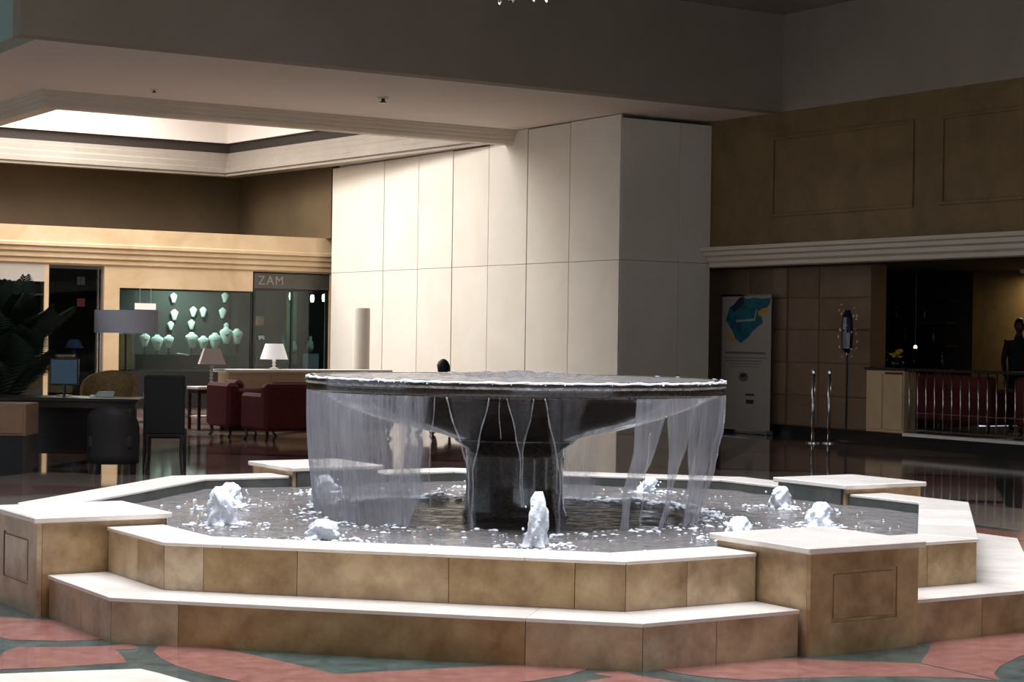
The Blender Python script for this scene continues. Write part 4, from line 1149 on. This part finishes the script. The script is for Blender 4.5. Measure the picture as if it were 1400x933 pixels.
def person(loc, rz, label, pose, mats, skin_z):
    t = thing('person', loc, rz, label, 'person')
    if pose == 'stand':
        J = [((0, 0, .98), (.15, .11)), ((0, 0, 1.18), (.14, .105)), ((0, 0, 1.36), (.165, .11)), ((0, 0, 1.46), (.10, .08)), ((0, .01, 1.54), .055), ((0, .02, 1.60), .055)]
        E = [(0, 1), (1, 2), (2, 3), (3, 4), (4, 5)]
        for sx in (-1, 1):
            i = len(J)
            J += [((sx * .10, 0, .90), .085), ((sx * .11, .01, .50), .06), ((sx * .11, -.02, .10), .042), ((sx * .115, .05, .04), .042), ((sx * .12, .16, .03), .03)]
            E += [(0, i), (i, i + 1), (i + 1, i + 2), (i + 2, i + 3), (i + 3, i + 4)]
            i = len(J)
            J += [((sx * .19, 0, 1.41), .062), ((sx * .25, .0, 1.12), .046), ((sx * .25, .12, .88), .034), ((sx * .25, .145, .82), (.035, .02))]
            E += [(2, i), (i, i + 1), (i + 1, i + 2), (i + 2, i + 3)]
            fingers(J, E, (sx * .25, .13, .85), (0, .3, -1), (-sx, 0, 0), i + 3)
        hc, fv = (0, .035, 1.685), (0, 1, 0)
    else:
        J = [((0, 0, .52), (.16, .13)), ((0, -.04, .72), (.14, .105)), ((0, -.06, .88), (.16, .105)), ((0, -.05, .95), (.09, .075)), ((0, -.03, 1.01), .052), ((0, -.02, 1.05), .052)]
        E = [(0, 1), (1, 2), (2, 3), (3, 4), (4, 5)]
        for sx in (-1, 1):
            i = len(J)
            J += [((sx * .11, .10, .54), .085), ((sx * .13, .46, .52), .062), ((sx * .13, .46, .12), .045), ((sx * .13, .50, .04), .042), ((sx * .13, .62, .03), .03)]
            E += [(0, i), (i, i + 1), (i + 1, i + 2), (i + 2, i + 3), (i + 3, i + 4)]
            i = len(J)
            J += [((sx * .19, -.05, .91), .06), ((sx * .24, .02, .68), .045), ((sx * .15, .24, .62), .034), ((sx * .13, .29, .62), (.035, .02))]
            E += [(2, i), (i, i + 1), (i + 1, i + 2), (i + 2, i + 3)]
            fingers(J, E, (sx * .14, .26, .62), (-sx * .3, 1, 0), (-sx, -.3, 0), i + 3)
        J = [((p[0], p[1], p[2] - .05 if p[2] > .5 else p[2]), r_) for p, r_ in J]     # sinks into the cushion
        hc, fv = (0, .0, 1.075), (0, 1, 0)
    body = skin_body('body', J, E, t, mats, skin_z)
    hm = head_mesh(hc, .098, fv).build('head', M_SKIN, None, smooth=True)
    # one continuous figure: join the head onto the body mesh
    bm = bmesh.new(); bm.from_mesh(body.data); nf = len(bm.faces); bm.from_mesh(hm.data)
    bm.faces.ensure_lookup_table()
    for f in bm.faces[nf:]: f.material_index = 0; f.smooth = True
    bm.to_mesh(body.data); bm.free(); bpy.data.objects.remove(hm)
    hair_mesh(hc, .098 if pose == 'stand' else .118, fv).build('hair', M_HAIR, t, smooth=True)
    c = Vector(hc); f = Vector(fv); s = Vector((0, 0, 1)).cross(f)
    for sx in (-1, 1):
        p = c + f * .088 + s * sx * .034 + Vector((0, 0, .012)); MB().lathe([(0, -.008), (.011, 0), (0, .008)], 8, p).build('eye', M_HAIR, t)
    p = c + f * .086 + Vector((0, 0, -.058)); MB().obox(p, (.045, .02, .010)).build('mouth', mat('lips', srgb(84, 48, 42), rough=.5), t)
    return t
person((16.34, 10.46, .22), R(150), 'person in dark clothing standing behind the railing at the right edge', 'stand', [M_SKIN, M_SUIT], lambda c: 0 if (c.z > 1.53 or (c.z < .87 and abs(c.x) > .21)) else 1)
person((8.2, 15.02, 0), 0, 'seated person behind the fountain, only the black-haired head showing above the bowl', 'sit', [M_SKIN, M_SHIRT], lambda c: 0 if (c.z > .985 or (c.y > .24 and .57 < c.z < .68 and abs(c.x) < .19)) else 1)

# ------------------------------------------------------------------ right side: banner, stanchions, crystal stand, bar railing
t = thing('roll_up_banner', (13.86, 14.37, 0), 0, 'tall pale roll-up banner with a teal map print against the right wall', 'banner')
MB().box(-.10, .06, -.70, .66, 0, .075).build('cassette', M_CHROME, t, bevel=.01)
MB().box(-.004, .004, -.68, .64, .07, 2.38).build('sheet', M_BANNER, t)
MB().box(-.012, .012, -.69, .65, 2.37, 2.40).build('top_bar', M_CHROME, t)
MB().tube([(.03, 0, .05), (.02, 0, 2.37)], .01, 6).build('pole', M_CHROME, t)
def decal(name, poly, m, off, par):     # poly in (y, z); flat print on the sheet
    MB().add([(-.006 - off, y, z) for y, z in poly] + [(-.004, y, z) for y, z in poly],
             [tuple(range(len(poly)))] + [tuple(range(2 * len(poly) - 1, len(poly) - 1, -1))]).build(name, m, par)
def yz(pts):  # banner coordinates 0..1 from the left edge, 0..1 from the top
    return [(.64 - 1.32 * u, 2.37 - 2.29 * v) for u, v in pts]
decal('map_print', yz([(.16, .08), (.30, .05), (.40, .0), (.52, .02), (.66, .01), (.82, .02), (.99, .015), (.97, .06), (.90, .09), (.86, .12), (.80, .14), (.84, .20), (.72, .235), (.62, .27), (.55, .31), (.40, .355), (.28, .32), (.22, .26), (.14, .215), (.08, .18), (.12, .13)]), M_TEAL, .0, t)
decal('map_print', yz([(.18, .09), (.36, .01), (.44, .0), (.46, .05), (.36, .09), (.24, .12)]), M_NAVY, .002, t)
decal('map_print', yz([(.74, .115), (.86, .09), (.95, .085), (.92, .12), (.82, .15), (.76, .15)]), M_YPRINT, .002, t)
decal('map_print', yz([(.10, .27), (.20, .29), (.30, .34), (.16, .345)]), M_YPRINT, .002, t)
decal('map_line', yz([(.30, .18), (.66, .17), (.70, .10), (.72, .10), (.68, .185), (.30, .195)]), M_BANNER, .003, t)
for v, u0, u1, h_ in [(.42, .08, .90, .016), (.462, .06, .92, .006), (.485, .08, .84, .006), (.508, .16, .78, .005), (.53, .2, .8, .004)]:
    decal('text_line', yz([(u0, v), (u1, v), (u1, v + h_), (u0, v + h_)]), M_GREYPRINT, .0, t)
decal('logo', yz([(.36 + .10 + .10 * cos(a * pi / 8), .61 + .035 * sin(a * pi / 8)) for a in range(16)]), M_GREYPRINT, .0, t)
decal('logo', yz([(.40, .59), (.52, .585), (.50, .61), (.42, .615)]), M_NAVY, .002, t)
decal('logo', yz([(.50, .735), (.68, .735), (.68, .75), (.50, .75)]), M_NAVY, .0, t)
decal('logo', yz([(.52, .78), (.68, .78), (.67, .81), (.52, .81)]), M_NAVY, .0, t)

for x, y, d in [(13.0, 11.64, 'left'), (13.21, 11.5, 'right')]:
    t = thing('stanchion', (x, y, 0), 0, f'slim steel barrier post before the right wall, {d} one of the pair', 'barrier post', 'barrier posts')
    MB().lathe([(0, 0), (.115, 0), (.115, .015), (.04, .03), (0, .03)], 28).build('base', M_CHROME, t, smooth=False)
    MB().tube([(0, 0, .02), (0, 0, 1.10)], .026, 14).build('post', M_CHROME, t, smooth=True)
    MB().lathe([(0, 1.10), (.035, 1.10), (.035, 1.14), (.02, 1.165), (0, 1.17)], 16).build('cap', M_CHROME, t)

t = thing('crystal_stand', (13.72, 11.66, 0), 0, 'dark floor stand hung with crystals painted white as glints beside the railing', 'lamp stand')
MB().lathe([(0, 0), (.16, 0), (.16, .02), (.03, .04), (0, .04)], 24).build('base', M_BLACK, t)
MB().tube([(0, 0, .02), (0, 0, 2.1)], .018, 8).build('pole', M_BLACK, t)
M_PURPLE = mat('dark_violet_glass', srgb(36, 32, 52), rough=.1, coat=.5)
MB().lathe([(.03, 1.42), (.085, 1.5), (.10, 1.75), (.085, 2.0), (.04, 2.12), (0, 2.12)], 10).build('body', M_PURPLE, t)
rc = random.Random(2)
glint_bead = MB().lathe([(0, -.028), (.02, 0), (0, .028)], 6).mesh('crystal')
for q in range(26):
    th = rc.uniform(0, 6.28); z = rc.uniform(1.35, 2.2); r_ = .11 + .05 * rc.random()
    o = link('crystal', glint_bead, M_WHITE, t, (r_ * cos(th), r_ * sin(th), z)); o.scale = (1, 1, rc.uniform(.6, 1.3))  # white paint on the beads stands in for crystal glints

# railing along the raised bar
t = thing('bar_railing', (13.35, 10.02, .22), 0, 'steel bar railing with a dark handrail along the raised bar floor', 'railing')
YE = -6.0
MB().box(.06, .16, YE - 10, 0, .955, 1.0).build('handrail', M_BLACK, t, bevel=.01)
MB().box(.09, .13, YE - 10, 0, .05, .08).build('bottom_rail', M_CHROME, t)
MB().box(.09, .13, YE - 10, 0, .32, .335).build('middle_rail', M_CHROME, t)
barm = MB().lathe([(.011, 0), (.011, .96), (0, .96)], 10).mesh('baluster', smooth=True)
y = -.03; i = 0
while y > -16:
    link('baluster', barm, M_CHROME, t, (.11, y, 0)); y -= .175 ; i += 1
t = thing('planter_box', (13.52, 10.47, .22), 0, 'white panelled box at the end of the railing, carrying yellow flowers', 'planter')
MB().box(-.1, .16, -.40, .42, 0, .96).build('body', M_FASCIA, t, bevel=.008)
for a, b in [(-.38, .02), (.06, .40)]: MB().box(-.115, -.1, a, b, .05, .90).build('panel', M_FASCIA, t, bevel=.006)
MB().box(-.13, .19, -.43, .45, .96, 1.0).build('top', M_BLACK, t, bevel=.005)
MB().box(-.112, -.098, -.38, .0, .88, .93).build('red_strip', M_REDFAB, t)
t = thing('flower_vase', (13.55, 10.35, 1.22), 0, 'low bowl of yellow flowers on the white box by the railing', 'flowers')
MB().lathe([(0, 0), (.06, 0), (.10, .06), (.09, .10), (0, .09)], 20).build('vase', M_BLACK, t, smooth=True)
rl = random.Random(9)
for q in range(16):
    th = rl.uniform(0, 6.28); d = rl.uniform(.02, .15); z = .16 + rl.uniform(0, .12) - d * .3
    o = MB().lathe([(0, 0), (.02, .01), (.045, .035), (.02, .03), (0, .02)], 8, wob=lambda a, j: 1 + .25 * cos(4 * a) * (j == 2)).build('blossom', M_YELLOW, t, loc=(d * cos(th), d * sin(th), z))
    MB().tube([(0, 0, .08), (d * cos(th) * .6, d * sin(th) * .6, z * .7), (d * cos(th), d * sin(th), z)], .004, 5).build('stem', M_LEAF, t)
# red seats and a low table behind the railing
for i, (y, lb) in enumerate([(10.1, 'dark red bar sofa behind the railing next to the white box'), (7.9, 'dark red bar sofa behind the railing at the right edge')]):
    sofa('bar_sofa', (14.75 + .1 * i, y, .22), R(-90), 1.8, lb, 'sofa', 2, D=.85, H=.92)
t = thing('low_table', (16.1, 8.6, .22), 0, 'low pale-topped table behind the red bar sofas', 'table')
MB().lathe([(0, .42), (.4, .42), (.4, .45), (0, .45)], 28).build('table_top', M_FASCIA, t); MB().lathe([(.22, 0), (.22, .02), (.03, .04), (.03, .42), (0, .42)], 20).build('pedestal', M_BLACK, t)
# back bar: shelves with bottles in the dark recess
t = thing('back_bar', (17.2, 14.2, .0), 0, 'dark back bar with shelves in the recess behind the railing', 'shelf')
MB().box(-.2, .28, -1.3, 1.6, .0, 1.15).build('counter', M_DARKWOOD, t, bevel=.01)
for z in (1.55, 1.95, 2.35): MB().box(.0, .28, -1.3, 1.6, z, z + .03).build('shelf', M_DARKWOOD, t)
rb = random.Random(4)
for q in range(9):
    z = [1.15, 1.58, 1.98][q % 3]; y = 13.1 + q * .23
    o = thing('bottle', (17.3, y, z), 0, f'{["violet", "green", "brown"][q % 3]} bottle on the {["counter", "lowest shelf", "middle shelf"][q % 3]} of the back bar, {["right", "middle", "left"][q // 3]} one', 'bottle', 'bottles on the back bar')
    MB().lathe([(0, 0), (.035, 0), (.037, .17), (.014, .22), (.014, .28), (0, .285)], 12).build('glass', [M_PURPLE, M_LEAF, M_DARKWOOD][q % 3], o, smooth=True)
    MB().lathe([(.015, .27), (.016, .30), (0, .30)], 8).build('cap', M_BRASS, o)
t = thing('bar_wall_fill', (17.15, 10.9, 2.86), 0, 'added round fill light brightening the yellow bar wall at the right edge', 'lamp')  # added fill lamp, no known fitting; brightens the yellow bar wall
MB().lathe([(0, -.06), (.2, -.06), (.22, -.04), (.22, 0), (0, 0)], 24).build('housing', M_WHITE, t)
lamp_light('bar_wall_fill_glow', (0, 0, -.08), 20, .3, (1, .85, .62), t)
for (x, y, z, lb) in [(16.6, 13.9, 2.86, 'tiny warm downlight over the dim bar recess, left one'), (16.3, 12.75, 2.86, 'tiny warm downlight over the dim bar recess, right one')]:
    t = thing('pendant_light', (x, y, z), 0, lb, 'lamp', 'bar pendant lights')
    zl = -.95 if y > 13 else -1.35
    MB().tube([(0, 0, 0), (0, 0, zl + .05)], .004, 5).build('cord', M_BLACK, t)
    MB().lathe([(0, zl), (.03, zl), (.035, zl + .03), (.015, zl + .06), (0, zl + .06)], 10).build('bulb', mat('warm_bulb', srgb(250, 220, 190), emit=(1, .75, .55, 1), estr=1.5), t)
